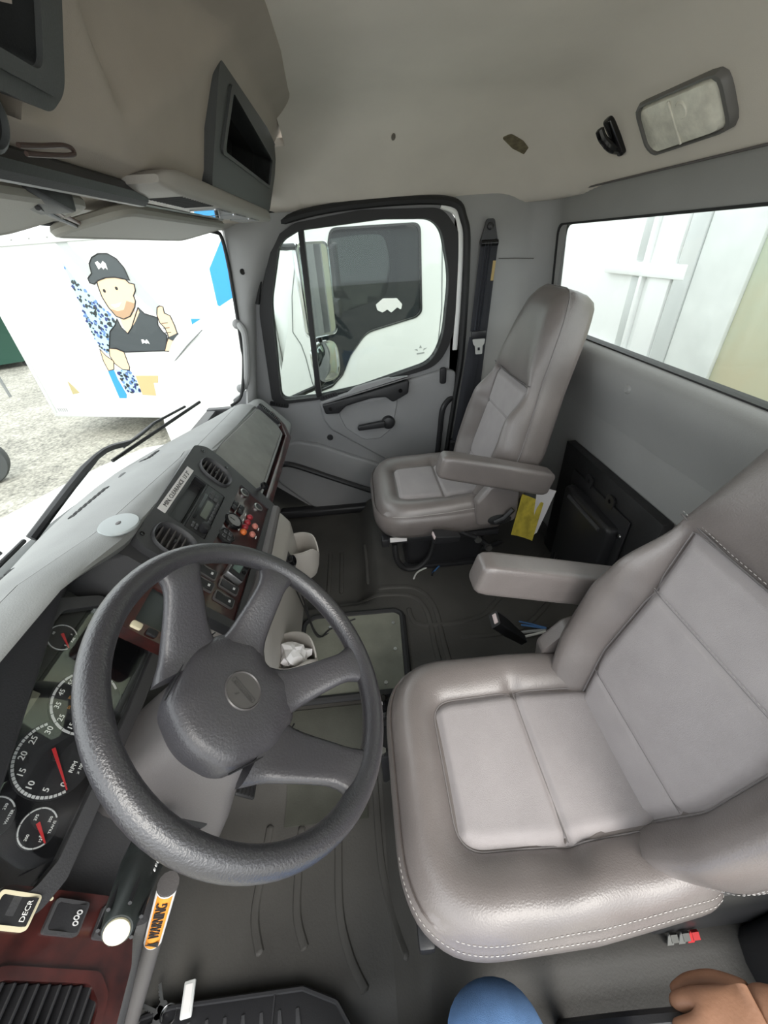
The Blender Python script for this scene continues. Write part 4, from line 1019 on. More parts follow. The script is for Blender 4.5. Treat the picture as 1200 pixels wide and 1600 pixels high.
# ------------------------------------------------------------------ seats
def make_seat(xc, dy, inboard, label, near):
    """high-back air-ride seat; inboard = +1/-1 side that carries the armrest"""
    s = thing('driver_seat' if near else 'passenger_seat', (xc, -0.30 + dy, 0.10), label, 'seat', 'cab seats')
    N = 128
    # ---- cushion (local x from the seat centre, y along the cab)
    out = rpoly([(-0.252, 0.0), (0.252, 0.0), (0.245, -0.30), (0.225, -0.53), (-0.225, -0.53), (-0.245, -0.30)], [0.15, 0.15, 0.2, 0.05, 0.05, 0.2], 10)
    ins = rpoly([(-0.137, -0.100), (0.137, -0.100), (0.142, -0.30), (0.132, -0.495), (-0.132, -0.495), (-0.142, -0.30)], [0.05, 0.05, 0.3, 0.01, 0.01, 0.3], 8)
    c = (0.0, -0.29)
    O = star(out, c, N); I = star(ins, c, N)
    # insert narrows slightly where the cross crease pulls it in
    def cw(p, t):      # world point of ring parameter t between outer (0) and insert edge (1)
        return p
    def ring(t, z, grow=0.0, fz=None):
        R = []
        for k in range(N):
            x = lerp(O[k][0], I[k][0], t); y = lerp(O[k][1], I[k][1], t)
            if grow:
                d = math.hypot(x - c[0], y - c[1]); x += (x - c[0]) / d * grow; y += (y - c[1]) / d * grow
            zz = z
            if t > 0:
                side = abs(x) / 0.25; front = sstep(-0.2, 0.0, y)
                zz += 0.006 * math.exp(-((y + 0.38) / 0.12) ** 2) * side - 0.020 * sstep(-0.10, 0.01, y) * (1 - t)
                zz -= 0.012 * math.exp(-((y + 0.292) / 0.018) ** 2) * sstep(0.55, 1.0, t)   # crease pulls the bolster in
                if near and x < -0.14: zz += 0.0035 * math.sin(38 * y + 30 * x) * sstep(-0.1, -0.25, y)
            R.append((xc + x, y + dy, zz))
        return R
    cr = [ring(0, 0.345, -0.05), ring(0, 0.345, -0.02), ring(0, 0.352, -0.004), ring(0, 0.375, 0.006), ring(0, 0.405, 0.010), ring(0, 0.428, 0.009), ring(0, 0.442, 0.004), ring(0, 0.446, 0.001), ring(0, 0.451, 0.000), ring(0.03, 0.462), ring(0.10, 0.476), ring(0.22, 0.490), ring(0.38, 0.4955), ring(0.55, 0.494), ring(0.75, 0.486), ring(0.90, 0.477), ring(0.97, 0.470), ring(1.0, 0.464)]
    cu = obj('cushion', B().loft(cr, caps=True), VINYL, s, sharp=60)
    def half(poly, v):     # half width of a symmetric outline at height v
        best = 0.0
        for a_, b_ in zip(poly, poly[1:] + poly[:1]):
            if (a_[1] - v) * (b_[1] - v) <= 0 and abs(a_[1] - b_[1]) > 1e-9: best = max(best, abs(lerp(a_[0], b_[0], (v - a_[1]) / (b_[1] - a_[1]))))
        return best
    NV, NU = 100, 32
    rows = []
    for i_ in range(NV + 1):
        y = lerp(-0.1005, -0.4945, i_ / NV); hw = half(ins, y); r = []
        for k in range(NU + 1):
            x = hw * math.sin(lerp(-PI / 2, PI / 2, k / NU)); e_ = min(hw - abs(x), -0.1 - y)
            z = 0.4625 + 0.0150 * sstep(-0.001, 0.022, e_) - 0.0085 * math.exp(-((y + 0.292) / 0.007) ** 2) - 0.003 * (1 - (x / .142) ** 2)
            if near: z += 0.0016 * math.sin(60 * x + 25 * y) * math.exp(-((y + 0.292) / 0.04) ** 2 - ((x + .11) / .04) ** 2)
            r.append((xc + x, y + dy, z))
        rows.append(r)
    ci = obj('cushion_insert', B().slab(rows, (0, 0, -0.01)), FABRIC, s, sharp=60, label='light grey fabric centre panel of the cushion')
    obj('cross_seam', B().tube([(xc + x, -0.292 + dy, 0.4660 + 0.003 * (x / .142) ** 2) for x in (-0.139, -0.10, -0.07, 0, 0.07, 0.10, 0.139)], 0.0013, 6), mat('piping_grey', (0.20, 0.185, 0.185), 0.6), ci)
    side_r = [ring(0, 0.4370, 0.0068), ring(0.012, 0.4575, 0.0)]
    if near:
        for q, rg_ in enumerate(side_r):
            idx = [k for k in range(N) if 70 < k < 128 or k < 6] + [k + 0 for k in range(0)]
            path = [rg_[k % N] for k in range(40, 95)]
            obj('stitching', stitches(path, 0.005, 0.0035, 0.0010), STITCH, cu, kind='stuff')
    else:
        obj('stitching', B().tube(side_r[1] , 0.0009, 5, closed=True), STITCH, cu, kind='stuff')
    obj('insert_piping', B().tube([(p[0], p[1], p[2] + 0.0025) for p in ring(1.0, 0.4635)], 0.0017, 6, closed=True), MATS['piping_grey'], ci)
    # ---- backrest (local u across, w up the back, h out of the front face)
    o = Vector((xc, -0.460 + dy, 0.485)); W = Vector((0, -0.280, 0.960)); Nn = Vector((0, 0.960, 0.280))
    def bp(u, w, h): return o + Vector((u, 0, 0)) + W * w + Nn * h
    bo = rpoly([(-0.185, -0.075), (0.185, -0.075), (0.236, 0.06), (0.248, 0.22), (0.215, 0.345), (0.185, 0.45), (0.150, 0.64), (0.115, 0.742), (-0.115, 0.742), (-0.150, 0.64), (-0.185, 0.45), (-0.215, 0.345), (-0.248, 0.22), (-0.236, 0.06)], [0.05, 0.05, 0.1, 0.12, 0.12, 0.1, 0.1, 0.07, 0.07, 0.1, 0.1, 0.12, 0.12, 0.1], 8)
    bi = rpoly([(-0.118, -0.050), (0.118, -0.050), (0.150, 0.10), (0.150, 0.27), (0.165, 0.425), (-0.165, 0.425), (-0.150, 0.27), (-0.150, 0.10)], [0.01, 0.01, 0.12, 0.05, 0.005, 0.005, 0.05, 0.12], 8)
    cb = (0.0, 0.24)
    BO = star(bo, cb, N); BI = star(bi, cb, N)
    def bring(t, h, grow=0.0, bol=0.0):
        R = []
        for k in range(N):
            u = lerp(BO[k][0], BI[k][0], t); w = lerp(BO[k][1], BI[k][1], t)
            if grow:
                d = math.hypot(u - cb[0], w - cb[1]); u += (u - cb[0]) / d * grow; w += (w - cb[1]) / d * grow
            lowb = sstep(0.42, 0.30, w) * sstep(0.08, 0.18, abs(u)) + 0.25 * sstep(0.42, 0.5, w)
            hh = h + bol * lowb
            hh -= 0.008 * math.exp(-((w - 0.29) / 0.02) ** 2) * sstep(0.6, 1.0, t) * sstep(0.1, 0.14, abs(u))
            R.append(bp(u, w, hh))
        return R
    br = [bring(0, -0.125, -0.06), bring(0, -0.125, -0.03), bring(0, -0.118, -0.010), bring(0, -0.098, -0.001), bring(0, -0.060, 0.003), bring(0, -0.030, 0.003), bring(0, -0.022, 0.0), bring(0, -0.014, 0.002), bring(0.03, -0.004, 0.001, 0.012), bring(0.10, 0.010, 0, 0.026), bring(0.22, 0.018, 0, 0.040), bring(0.38, 0.021, 0, 0.044), bring(0.55, 0.021, 0, 0.038), bring(0.75, 0.017, 0, 0.024), bring(0.90, 0.010, 0, 0.010), bring(0.97, 0.004, 0, 0.003), bring(1.0, -0.002)]
    bk = obj('backrest', B().loft(br), VINYL, s, sharp=60)
    rows = []
    for i_ in range(NV + 1):
        w = lerp(-0.0495, 0.4245, i_ / NV); hw = half(bi, w); r = []
        for k in range(NU + 1):
            u = hw * math.sin(lerp(-PI / 2, PI / 2, k / NU)); e_ = min(hw - abs(u), 0.425 - w)
            r.append(bp(u, w, -0.003 + 0.0150 * sstep(-0.001, 0.022, e_) - 0.0055 * math.exp(-((w - 0.29) / 0.006) ** 2) - 0.0035 * math.exp(-((w - 0.055) / 0.005) ** 2)))
        rows.append(r)
    bi_ = obj('backrest_insert', B().slab(rows, Nn * -0.008), FABRIC, s, sharp=60, label='light grey fabric centre panel of the backrest')
    for w, hw, hh in ((0.29, 0.148, 0.0066), (0.055, 0.136, 0.0086)):
        obj('cross_seam', B().tube([bp(u * hw, w, hh) for u in (-1, -.5, 0, .5, 1)], 0.0010, 6), MATS['piping_grey'], bi_)
        if near and w > .2: obj('stitching', stitches([bp(u * hw, w + .007, hh + 0.0052) for u in (-1, -.5, 0, .5, 1)], 0.005, 0.0035, 0.0009), STITCH, bi_, kind='stuff')
    # headrest seam runs out to both edges
    hs = [bp(u, 0.430 + 0.012 * (abs(u) / .19) ** 2, 0.012 + (0.0105 if abs(u) > .16 else 0.004)) for u in (-0.188, -0.175, -0.16, -0.08, 0, 0.08, 0.16, 0.175, 0.188)]
    obj('headrest_seam', B().tube(hs, 0.0022, 6), SEAM, bk)
    obj('insert_piping', B().tube([p + Nn * 0.002 for p in bring(1.0, 0.0)], 0.0016, 6, closed=True), MATS['piping_grey'], bi_)
    if near:
        for h in (-0.013, -0.032): 
            rg_ = bring(0, h, 0.0035)
            obj('stitching', stitches(rg_ + [rg_[0]], 0.005, 0.0035, 0.0010), STITCH, bk, kind='stuff')
        obj('stitching', stitches([p + W * 0.007 + Nn * .003 for p in hs], 0.005, 0.0035, 0.0010), STITCH, bk, kind='stuff')
    else:
        obj('edge_piping', B().tube(bring(0, -0.018, 0.003), 0.0022, 5, closed=True), MATS.get('piping_grey') or SEAM, bk)
    # back shell pocket and recliner side
    # ---- armrest, tilted with the back
    Ra = Matrix.Rotation(math.radians(-15.5), 4, 'X')
    ax = xc + inboard * 0.300
    am_ = obj('armrest', B(Matrix.Translation((ax, -0.43 + dy, 0.655)) @ Matrix.Rotation(math.radians(15.5), 4, 'X')).loft(
        [[(p[0] * k, yy, p[1] * k) for p in rrect(-0.036, -0.046, 0.036, 0.046, 0.018, 5)] for yy, k in ((-0.215, 0.6), (-0.212, 0.85), (-0.20, 0.97), (-0.18, 1.0), (0.0, 1.0), (0.175, 0.97), (0.195, 0.92), (0.205, 0.80), (0.208, 0.6))]), VINYL, s, sharp=45)
    obj('armrest_pivot', B().tube([(xc + inboard * 0.23, -0.585 + dy, 0.61), (ax, -0.585 + dy, 0.61)], 0.022, 14), BLACKP, s)
    # ---- lower side cover, recliner lever, slide and suspension base
    obj('side_cover', B(mframe((xc + inboard * 0.238, 0, 0), (0, 1, 0), (0, 0, 1), (inboard, 0, 0))).prism(rpoly([(-0.56 + dy, 0.40), (-0.40 + dy, 0.385), (-0.39 + dy, 0.50), (-0.44 + dy, 0.57), (-0.56 + dy, 0.60)], 0.03) if inboard > 0 else rpoly([(-0.56 + dy, 0.60), (-0.44 + dy, 0.57), (-0.39 + dy, 0.50), (-0.40 + dy, 0.385), (-0.56 + dy, 0.40)], 0.03), -0.02, 0.022, 0.012, 3), VINYL, s)
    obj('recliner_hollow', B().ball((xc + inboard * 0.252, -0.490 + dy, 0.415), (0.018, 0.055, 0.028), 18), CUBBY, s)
    obj('recliner_lever', B().tube([(xc + inboard * 0.268, -0.47 + dy, 0.41), (xc + inboard * 0.280, -0.50 + dy, 0.435), (xc + inboard * 0.282, -0.53 + dy, 0.475)], 0.010, 10), BLACKP, s)
    base = B(); base.box((xc, -0.30 + dy, 0.215), (0.30, 0.36, 0.24), 0.03, 3)
    obj('suspension_base', base, BLACKP, s)
    obj('seat_pan', B().box((xc, -0.28 + dy, 0.340), (0.40, 0.44, 0.03), 0.01), BLACKP, s)
    for sd_ in (-1, 1):
        obj('slide_rail', B().box((xc + sd_ * 0.205, -0.27 + dy, 0.322), (0.035, 0.48, 0.028), 0.006), BLACKP, s)
        obj('rail_end', B().box((xc + sd_ * 0.205, -0.03 + dy, 0.318), (0.045, 0.03, 0.040), 0.006), BLACKP, s)
        obj('foot_rail', B().box((xc + sd_ * 0.15, -0.32 + dy, 0.112), (0.04, 0.42, 0.024), 0.006), BLACKP, s)
    if not near:
        obj('bolster_air_line', B().tube(curve([(xc - 0.21, -0.07 + dy, 0.30), (xc - 0.22, -0.075 + dy, 0.22), (xc - 0.215, -0.11 + dy, 0.16), (xc - 0.21, -0.17 + dy, 0.155), (xc - 0.205, -0.22 + dy, 0.21), (xc - 0.20, -0.24 + dy, 0.30)], 8), 0.013, 10), RUBBER, s, label='black rubber hose loop')
        obj('warning_tag', B().box((xc - 0.226, -0.085 + dy, 0.334), (0.003, 0.07, 0.022)), WHITEC, s)
        obj('red_tag', B().box((xc - 0.226, -0.30 + dy, 0.325), (0.003, 0.05, 0.03)), RED, s)
        ln = obj('linkage', B().tube(curve([(xc - 0.22, -0.33 + dy, 0.35), (xc - 0.225, -0.42 + dy, 0.30), (xc - 0.22, -0.47 + dy, 0.25)], 6), 0.012, 8), BLACKP, s)
        for y, z in ((-0.42, 0.30), (-0.47, 0.25)): obj('linkage_bolt', B().lathe([(0.016, 0), (0.015, 0.012), (0, 0.012)], (xc - 0.228, y + dy, z), (-1, 0, 0), 8), STEEL, ln)
    else:
        obj('side_valance', B().box((xc - 0.02, -0.62 + dy, 0.25), (0.40, 0.26, 0.28), 0.02), BLACKP, s)
    return s
make_seat(0.350, 0.0, 1, 'large grey vinyl driver seat with fabric centre, nearest the camera', True)
make_seat(1.490, -0.020, -1, 'grey vinyl high-back passenger seat beside the passenger door', False)
# seat belt buckles on stalks beside the seats
def buckle(x0, y0, z0, x1, y1, z1, label):
    t = thing('belt_buckle', (x0, y0, z0 - 0.02), label, 'buckle', 'seat belt buckles')
    a, b_ = Vector((x0, y0, z0)), Vector((x1, y1, z1)); d = (b_ - a).normalized()
    sidev = d.cross(Vector((0, 0, 1))).normalized(); up = sidev.cross(d)
    M = mframe(a, sidev, up, d)
    M = mframe(a, sidev, up, sidev.cross(up)) if False else Matrix(((sidev.x, up.x, d.x, a.x), (sidev.y, up.y, d.y, a.y), (sidev.z, up.z, d.z, a.z), (0, 0, 0, 1)))
    L_ = (b_ - a).length
    obj('housing', B(M).loft([[(p[0] * k, p[1] * k2, z) for p in rrect(-0.027, -0.017, 0.027, 0.017, 0.006, 4)] for z, k, k2 in ((0, .6, .7), (L_ * .3, .8, .8), (L_ * .6, 1, 1), (L_, 1, 1))]), BLACKP, t)
    obj('release_button', B(M).box((0, 0.004, L_ + 0.001), (0.036, 0.014, 0.006), 0.002), mat('buckle_button', (0.75, 0.62, 0.62), 0.4), t)
buckle(0.80, -0.47, 0.23, 0.81, -0.365, 0.335, 'black seat belt buckle poking up beside the driver armrest')
buckle(1.185, -0.335, 0.385, 1.175, -0.235, 0.405, 'black seat belt buckle on the side of the passenger seat')
# manual tucked by the passenger seat
mn = thing('folded_manual', (1.30, -0.66, 0.22), 'yellow and white folded booklet hanging beside the passenger seat', 'booklet')
def leaf(pts, m_, nm, th=0.002):
    a = [Vector(p) for p in pts]; rows = []
    for i in range(5):
        rows.append([a[0].lerp(a[1], j / 6).lerp(a[3].lerp(a[2], j / 6), i / 4) + Vector((0.006 * math.sin(PI * j / 6), 0, 0.004 * math.sin(3 * i))) for j in range(7)])
    obj(nm, B().grid(rows, thick=th), m_, mn)
leaf([(1.215, -0.560, 0.345), (1.235, -0.665, 0.285), (1.27, -0.70, 0.45), (1.26, -0.60, 0.51)], YELLOWP, 'yellow_cover')
leaf([(1.245, -0.665, 0.285), (1.255, -0.690, 0.31), (1.275, -0.745, 0.50), (1.27, -0.66, 0.53)], WHITEC, 'white_page')

# ------------------------------------------------------------------ overhead console, visor, lamp, belt
ov = thing('overhead_console', (0.85, 0.30, 1.44), 'cloth covered overhead console with open storage bins above the windscreen', 'overhead console')
prof = [(0.60, 1.48), (0.585, 1.445), (0.50, 1.437), (0.40, 1.445), (0.325, 1.450), (0.290, 1.462), (0.272, 1.49), (0.252, 1.55), (0.215, 1.62), (0.170, 1.668), (0.10, 1.695), (0.10, 1.75), (0.60, 1.75)]
pd = []
for j in range(len(prof) - 1):
    for k in range(5 if 4 <= j <= 9 else 1):
        t = k / (5 if 4 <= j <= 9 else 1); pd.append((lerp(prof[j][0], prof[j + 1][0], t), lerp(prof[j][1], prof[j + 1][1], t), j + t))
pd.append((*prof[-1], len(prof) - 1.0))
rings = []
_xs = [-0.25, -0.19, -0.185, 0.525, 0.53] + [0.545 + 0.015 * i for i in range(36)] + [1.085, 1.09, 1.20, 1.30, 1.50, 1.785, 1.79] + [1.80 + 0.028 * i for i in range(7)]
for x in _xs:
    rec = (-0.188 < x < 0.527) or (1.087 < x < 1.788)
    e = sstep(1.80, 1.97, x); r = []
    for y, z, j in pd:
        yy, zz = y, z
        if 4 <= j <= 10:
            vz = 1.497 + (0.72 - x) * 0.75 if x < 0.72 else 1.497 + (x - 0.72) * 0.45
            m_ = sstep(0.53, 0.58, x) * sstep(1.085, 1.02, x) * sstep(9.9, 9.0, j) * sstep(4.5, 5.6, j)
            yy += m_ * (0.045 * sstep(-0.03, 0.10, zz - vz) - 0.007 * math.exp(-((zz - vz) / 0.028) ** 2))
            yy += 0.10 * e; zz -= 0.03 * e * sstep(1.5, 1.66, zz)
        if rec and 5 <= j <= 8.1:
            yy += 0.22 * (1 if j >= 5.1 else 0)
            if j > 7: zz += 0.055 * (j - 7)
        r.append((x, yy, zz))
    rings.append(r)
obj('cloth_body', B().loft(rings), mat('overhead_cloth_dimmed', (0.40, 0.355, 0.31), 0.9, bump=0.2, bscale=700, var=0.06, vscale=5), ov, sharp=60)  # brownish cloth, its colour darkened further to paint in the low light here
MO = mframe((0, 0.282, 1.478), (1, 0, 0), (0, -0.36, 0.933), (0, -0.933, -0.36))
def bin_(outer, hole, nm, inner_d=0.10):
    fr_ = obj('bin_frame', B(MO).plate(outer, [hole], -0.035, 0.022), OVERC, ov)
    cx = sum(p[0] for p in hole) / len(hole); cy = sum(p[1] for p in hole) / len(hole)
    big = [(lerp(cx, p[0], 1.06), lerp(cy, p[1], 1.12)) for p in hole]
    obj('bin_lip', B(MO).plate(big, [[(lerp(cx, p[0], .985), lerp(cy, p[1], .96)) for p in hole]], 0.022, 0.027), OVERC, fr_)
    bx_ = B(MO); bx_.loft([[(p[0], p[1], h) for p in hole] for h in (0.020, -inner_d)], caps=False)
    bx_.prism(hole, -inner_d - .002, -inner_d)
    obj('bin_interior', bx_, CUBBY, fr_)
    return fr_
bin_(rpoly([(1.065, -0.015), (1.79, -0.02), (1.81, 0.10), (1.765, 0.170), (1.14, 0.212), (1.06, 0.180)], [0.03, 0.03, 0.03, 0.04, 0.04, 0.04]), rpoly([(1.125, 0.060), (1.715, 0.060), (1.705, 0.128), (1.155, 0.162)], 0.012), 'far')
bin_(rpoly([(-0.20, 0.0), (0.535, -0.004), (0.56, 0.016), (0.578, 0.170), (0.55, 0.20), (-0.20, 0.20)], 0.03), rpoly([(-0.17, 0.028), (0.525, 0.018), (0.545, 0.175), (-0.17, 0.17)], 0.015), 'near')
obj('dark_tube', B().tube([(-0.2, 0.315, 1.436), (0.5, 0.33, 1.436), (0.86, 0.335, 1.437)], 0.016, 10, flat=((0, 1, 0), 1.0)), BLACKP, ov)  # black tube laid where the dark recess band of the console runs
# light strip with speaker grille under the far bin
ls = thing('map_light_strip', (1.25, 0.31, 1.43), 'grey lamp strip with speaker slots under the overhead bin', 'lamp')
rings = []
for x, k in ((0.79, 0.3), (0.81, .7), (0.86, 1), (1.3, 1), (1.70, 1), (1.76, 0.8), (1.79, 0.4)):
    rings.append([(x, 0.300 + (p[0]) * (0.5 + .5 * k), 1.448 + p[1] * k) for p in rrect(-0.045, -0.016, 0.060, 0.018, 0.012, 4)])
obj('housing', B().loft(rings), CONSG, ls)
for k in range(14):
    obj('speaker_slot', B().box((0.865 + 0.014 * k, 0.296, 1.4325), (0.006, 0.060, 0.003), 0.001, 1), CUBBY, ls)
for x0, x1 in ((1.10, 1.24), (1.27, 1.41), (1.46, 1.60)):
    obj('lamp_lens', B().prism(rrect(x0, 0.272, x1, 0.335, 0.012), 1.4285, 1.434, 0), mat('clear_lens', (0.55, 0.58, 0.62), 0.06, metal=0.6), ls)
tb_ = thing('side_tray', (1.84, 0.30, 1.46), 'small dark pocket at the outer end of the overhead console', 'tray')
obj('pocket', B(MO).plate(rrect(1.795, 0.0, 1.90, 0.085, 0.01), [rrect(1.807, 0.012, 1.888, 0.072, 0.008)], -0.04, 0.006), OVERC, tb_)
obj('pocket_back', B(MO).prism(rrect(1.806, 0.011, 1.889, 0.073, 0.008), -0.045, -0.03), CUBBY, tb_)
# small fittings on the driver side of the console
sp_ = thing('round_speaker', (0.50, 0.27, 1.44), 'round black overhead speaker at the left edge', 'speaker')
obj('ring', B(MO).lathe([(0.022, -0.01), (0.022, 0.006), (0.018, 0.008), (0.017, 0.0), (0, 0.0)], (0.478, -0.026, 0.0), seg=30), OVERC, sp_)
obj('mesh', B(MO).lathe([(0.0168, 0), (0.0168, 0.003), (0, 0.004)], (0.478, -0.026, 0.0), seg=24), CUBBY, sp_)
lo = thing('strap_loop', (0.6, 0.27, 1.44), 'brown strap loop hanging from the overhead console', 'strap')
obj('loop', B().tube(curve([(0.50, 0.285, 1.440), (0.53, 0.281, 1.444), (0.56, 0.278, 1.449), (0.573, 0.276, 1.449), (0.576, 0.276, 1.445), (0.565, 0.277, 1.442), (0.535, 0.280, 1.438), (0.505, 0.284, 1.435)], 6), 0.0022, 8), mat('brown_leather', (0.05, 0.03, 0.025), 0.5), lo)
cl = thing('black_clip', (0.70, 0.40, 1.41), 'black clip bracket with a thin rod under the overhead console', 'bracket')
obj('clamp', B().box((0.690, 0.400, 1.432), (0.085, 0.055, 0.030), 0.006, 2, Matrix.Rotation(.25, 4, 'Y')), BLACKP, cl)
obj('rod', B().tube([(0.70, 0.400, 1.418), (0.80, 0.435, 1.413), (0.965, 0.495, 1.409)], 0.0035, 8), mat('copper_rod', (0.12, 0.06, 0.045), 0.4), cl)
obj('rod', B().tube([(0.695, 0.406, 1.414), (0.79, 0.440, 1.409), (0.955, 0.498, 1.405)], 0.0035, 8), BLACKP, cl)
def visor(x0, x1, label):
    v = thing('sun_visor', ((x0 + x1) / 2, 0.46, 1.40), label, 'sun visor', 'sun visors')
    rows = rrect(x0, 0.0, x1, 0.15, 0.035, 5)
    M = mframe((0, 0.395, 1.434), (1, 0, 0), (0, 0.985, -0.17), (0, 0.17, 0.985))
    obj('panel', B(M).prism(rows, -0.016, 0.0, 0.0), mat('visor_vinyl', (0.33, 0.32, 0.29), 0.6, bump=.2, bscale=400), v)
    obj('edge', B(M).tube([(p[0], p[1], -0.008) for p in rows], 0.010, 8, closed=True), MATS['visor_vinyl'], v)
    obj('hinge_rod', B(M).tube([(x0 + .06, 0.005, 0.006), (x1 + .03, 0.005, 0.010)], 0.005, 8), STEEL, v)
visor(0.10, 0.80, 'beige sun visor folded up above the driver side of the windscreen')
visor(0.93, 1.62, 'beige sun visor folded up above the passenger side of the windscreen')
hd = B()
rings = []
for i in range(24):
    x = -0.2 + 2.16 * i / 23; yg = glass_y(x, 1.43)
    rings.append([(x, yg - 0.05, 1.437), (x, yg - 0.005, 1.425), (x, yg + 0.03, 1.44), (x, yg + 0.03, 1.50), (x, 0.42, 1.50), (x, 0.42, 1.446)])
struct('trim_3', hd.loft(rings), CONSG, label='beige header trim along the windscreen top')

# rear dome lamp, coat hook, ceiling marks
def ceil_frame(x, y, spin=0.0):
    e = 0.01
    p = Vector((x, y, ceil_z(x, y))); dx = Vector((2 * e, 0, ceil_z(x + e, y) - ceil_z(x - e, y))).normalized(); dy_ = Vector((0, 2 * e, ceil_z(x, y + e) - ceil_z(x, y - e))).normalized()
    n = dy_.cross(dx).normalized(); xx = dx; yy = n.cross(xx)
    return mframe(p, xx, yy, n) @ Matrix.Rotation(spin, 4, 'Z')
ML = ceil_frame(1.215, -0.812, math.radians(0))
dl = thing('dome_lamp', (1.265, -0.82, 1.50), 'rounded rear dome lamp with ribbed frosted lens in a dark bezel', 'lamp')
lo_ = rpoly([(-0.150, -0.058), (0.138, -0.066), (0.146, 0.034), (0.125, 0.062), (-0.145, 0.058)], 0.03, 6)
lc_ = star(lo_, (0, 0), 64)
obj('bezel', B(ML).loft([[(p[0] * k, p[1] * k, h) for p in lc_] for k, h in ((1.0, -0.02), (1.0, 0.006), (0.96, 0.016), (0.90, 0.017), (0.86, 0.010), (0.86, -0.01))], caps=False), mat('lamp_bezel', (0.15, 0.145, 0.14), 0.4), dl)
obj('lens', B(ML).loft([[(p[0] * k, p[1] * k, h) for p in lc_] for k, h in ((0.87, 0.004), (0.86, 0.012), (0.80, 0.019), (0.5, 0.023), (0.02, 0.024))]), BULBL, dl)
obj('lens_rib', B(ML).box((0.0, 0, 0.0235), (0.006, 0.095, 0.004), 0.001), BULBL, dl)
obj('reflector', B(ML).lathe([(0.02, 0), (0.016, 0.004), (0, 0.004)], (-0.03, -0.02, 0.0215), seg=20), BULBL, dl)
MH = ceil_frame(1.475, -0.80)
hk = thing('coat_hook', (1.585, -0.80, 1.55), 'small black coat hook on the rear headliner', 'hook')
obj('plate', B(MH).prism(rpoly([(-0.018, -0.05), (0.018, -0.05), (0.014, 0.055), (-0.014, 0.055)], 0.012), 0.0, 0.016, 0.006, 3), BLACKG, hk)
obj('prong', B(MH).tube(curve([(0, 0.035, 0.012), (0, 0.015, 0.026), (0, -0.02, 0.036), (0, -0.045, 0.034)], 5), [0.012] * 8 + [0.011] * 7 + [0.006], 10), BLACKG, hk)
MI = ceil_frame(1.742, -0.186)
cp = thing('headliner_clip', (1.72, -0.19, 1.61), 'tiny dark clip in the middle of the headliner', 'clip')
obj('pin', B(MI).ball((0, 0, 0.001), (0.016, 0.007, 0.004), 14), mat('clip_brown', (0.16, 0.14, 0.12), 0.6), cp)
MJ = ceil_frame(1.785, -0.622, 0.9)
ch = thing('headliner_patch', (1.80, -0.635, 1.6), 'torn brownish opening in the headliner near the rear corner', 'hole')
obj('backing', B(MJ).prism(rpoly([(-0.075, -0.018), (0.0, -0.022), (0.075, -0.008), (0.07, 0.014), (0.0, 0.020), (-0.065, 0.012)], 0.01), 0.0, 0.003), mat('foam_brown', (0.16, 0.135, 0.085), 0.9, var=.3, vscale=60), ch)

sb = thing('seat_belt', (1.97, -0.55, 0.40), 'black passenger seat belt hanging on the rear pillar', 'seat belt')
def strap(p0, p1, w, nm, m_=WEB, bow=0.0, n=10, th=0.003):
    a, b_ = Vector(p0), Vector(p1); rows = []
    for i in range(n + 1):
        q = a.lerp(b_, i / n) + Vector((-bow * math.sin(PI * i / n), 0, 0))
        rows.append([q + Vector((0.008 * math.cos(PI * (k / 4 - .5)) * -1, (k / 4 - .5) * w, 0)) for k in range(5)])
    return obj(nm, B().grid(rows, thick=th), m_, sb)
strap((1.972, -0.600, 1.335), (1.955, -0.575, 0.985), 0.062, 'webbing')
strap((1.955, -0.572, 0.960), (1.965, -0.505, 0.36), 0.062, 'webbing')
strap((1.983, -0.622, 1.335), (1.985, -0.585, 0.45), 0.048, 'webbing')
for k in (-1, 0, 1): strap((1.9625, -0.598 + k * .012, 1.33), (1.9455, -0.573 + k * .012, 0.99), 0.0025, 'weave_line', mat('belt_line', (0.05, 0.055, 0.07), .7), n=2, th=.001)
MB_ = mframe((1.985, -0.605, 1.36), (0, -1, 0), (0, 0, 1), (-1, 0, 0))
obj('guide_plate', B(MB_).plate(rpoly([(-0.042, -0.045), (0.042, -0.045), (0.016, 0.048), (-0.016, 0.048)], 0.014), [rrect(-0.030, -0.034, 0.030, -0.022, 0.004)], 0.0, 0.012), BLACKP, sb)
obj('guide_bolt', B(MB_).lathe([(0.014, 0), (0.013, 0.012), (0.006, 0.016), (0, 0.016)], (0, 0.022, 0.008), seg=18), BLACKP, sb)
obj('guide_roller', B(MB_).tube([(-0.036, -0.036, 0.018), (0.036, -0.036, 0.018)], 0.012, 12), BLACKG, sb)
MT = mframe((1.928, -0.578, 0.955), (0, -1, 0), (0, 0.08, 1), (-1, 0, 0))
tg_ = obj('tongue_grip', B(MT).box((0, 0.018, 0), (0.070, 0.034, 0.014), 0.004), BLACKP, sb)
obj('tongue', B(MT).plate(rpoly([(-0.030, 0.0), (0.030, 0.0), (0.026, -0.022), (0.018, -0.032), (0.016, -0.068), (-0.016, -0.068), (-0.018, -0.032), (-0.026, -0.022)], 0.005), [rrect(-0.006, -0.052, 0.006, -0.038, 0.002)], 0.0, 0.004), mat('tongue_metal', (0.62, 0.62, 0.60), 0.4, metal=.4), tg_)
obj('care_label', B().box((1.972, -0.632, 1.222), (0.002, 0.014, 0.075), rot=Matrix.Rotation(.06, 4, 'X')), mat('label_tan', (0.50, 0.36, 0.14), .6), sb)
obj('anchor_cover', B().box((1.965, -0.50, 0.375), (0.035, 0.06, 0.12), 0.01, 3), BLACKP, sb)
struct('trim_4', B().box((2.03, -0.08, 1.52), (0.05, 1.10, 0.12), 0.004), RUBBER, label='black roof rail above the passenger door')

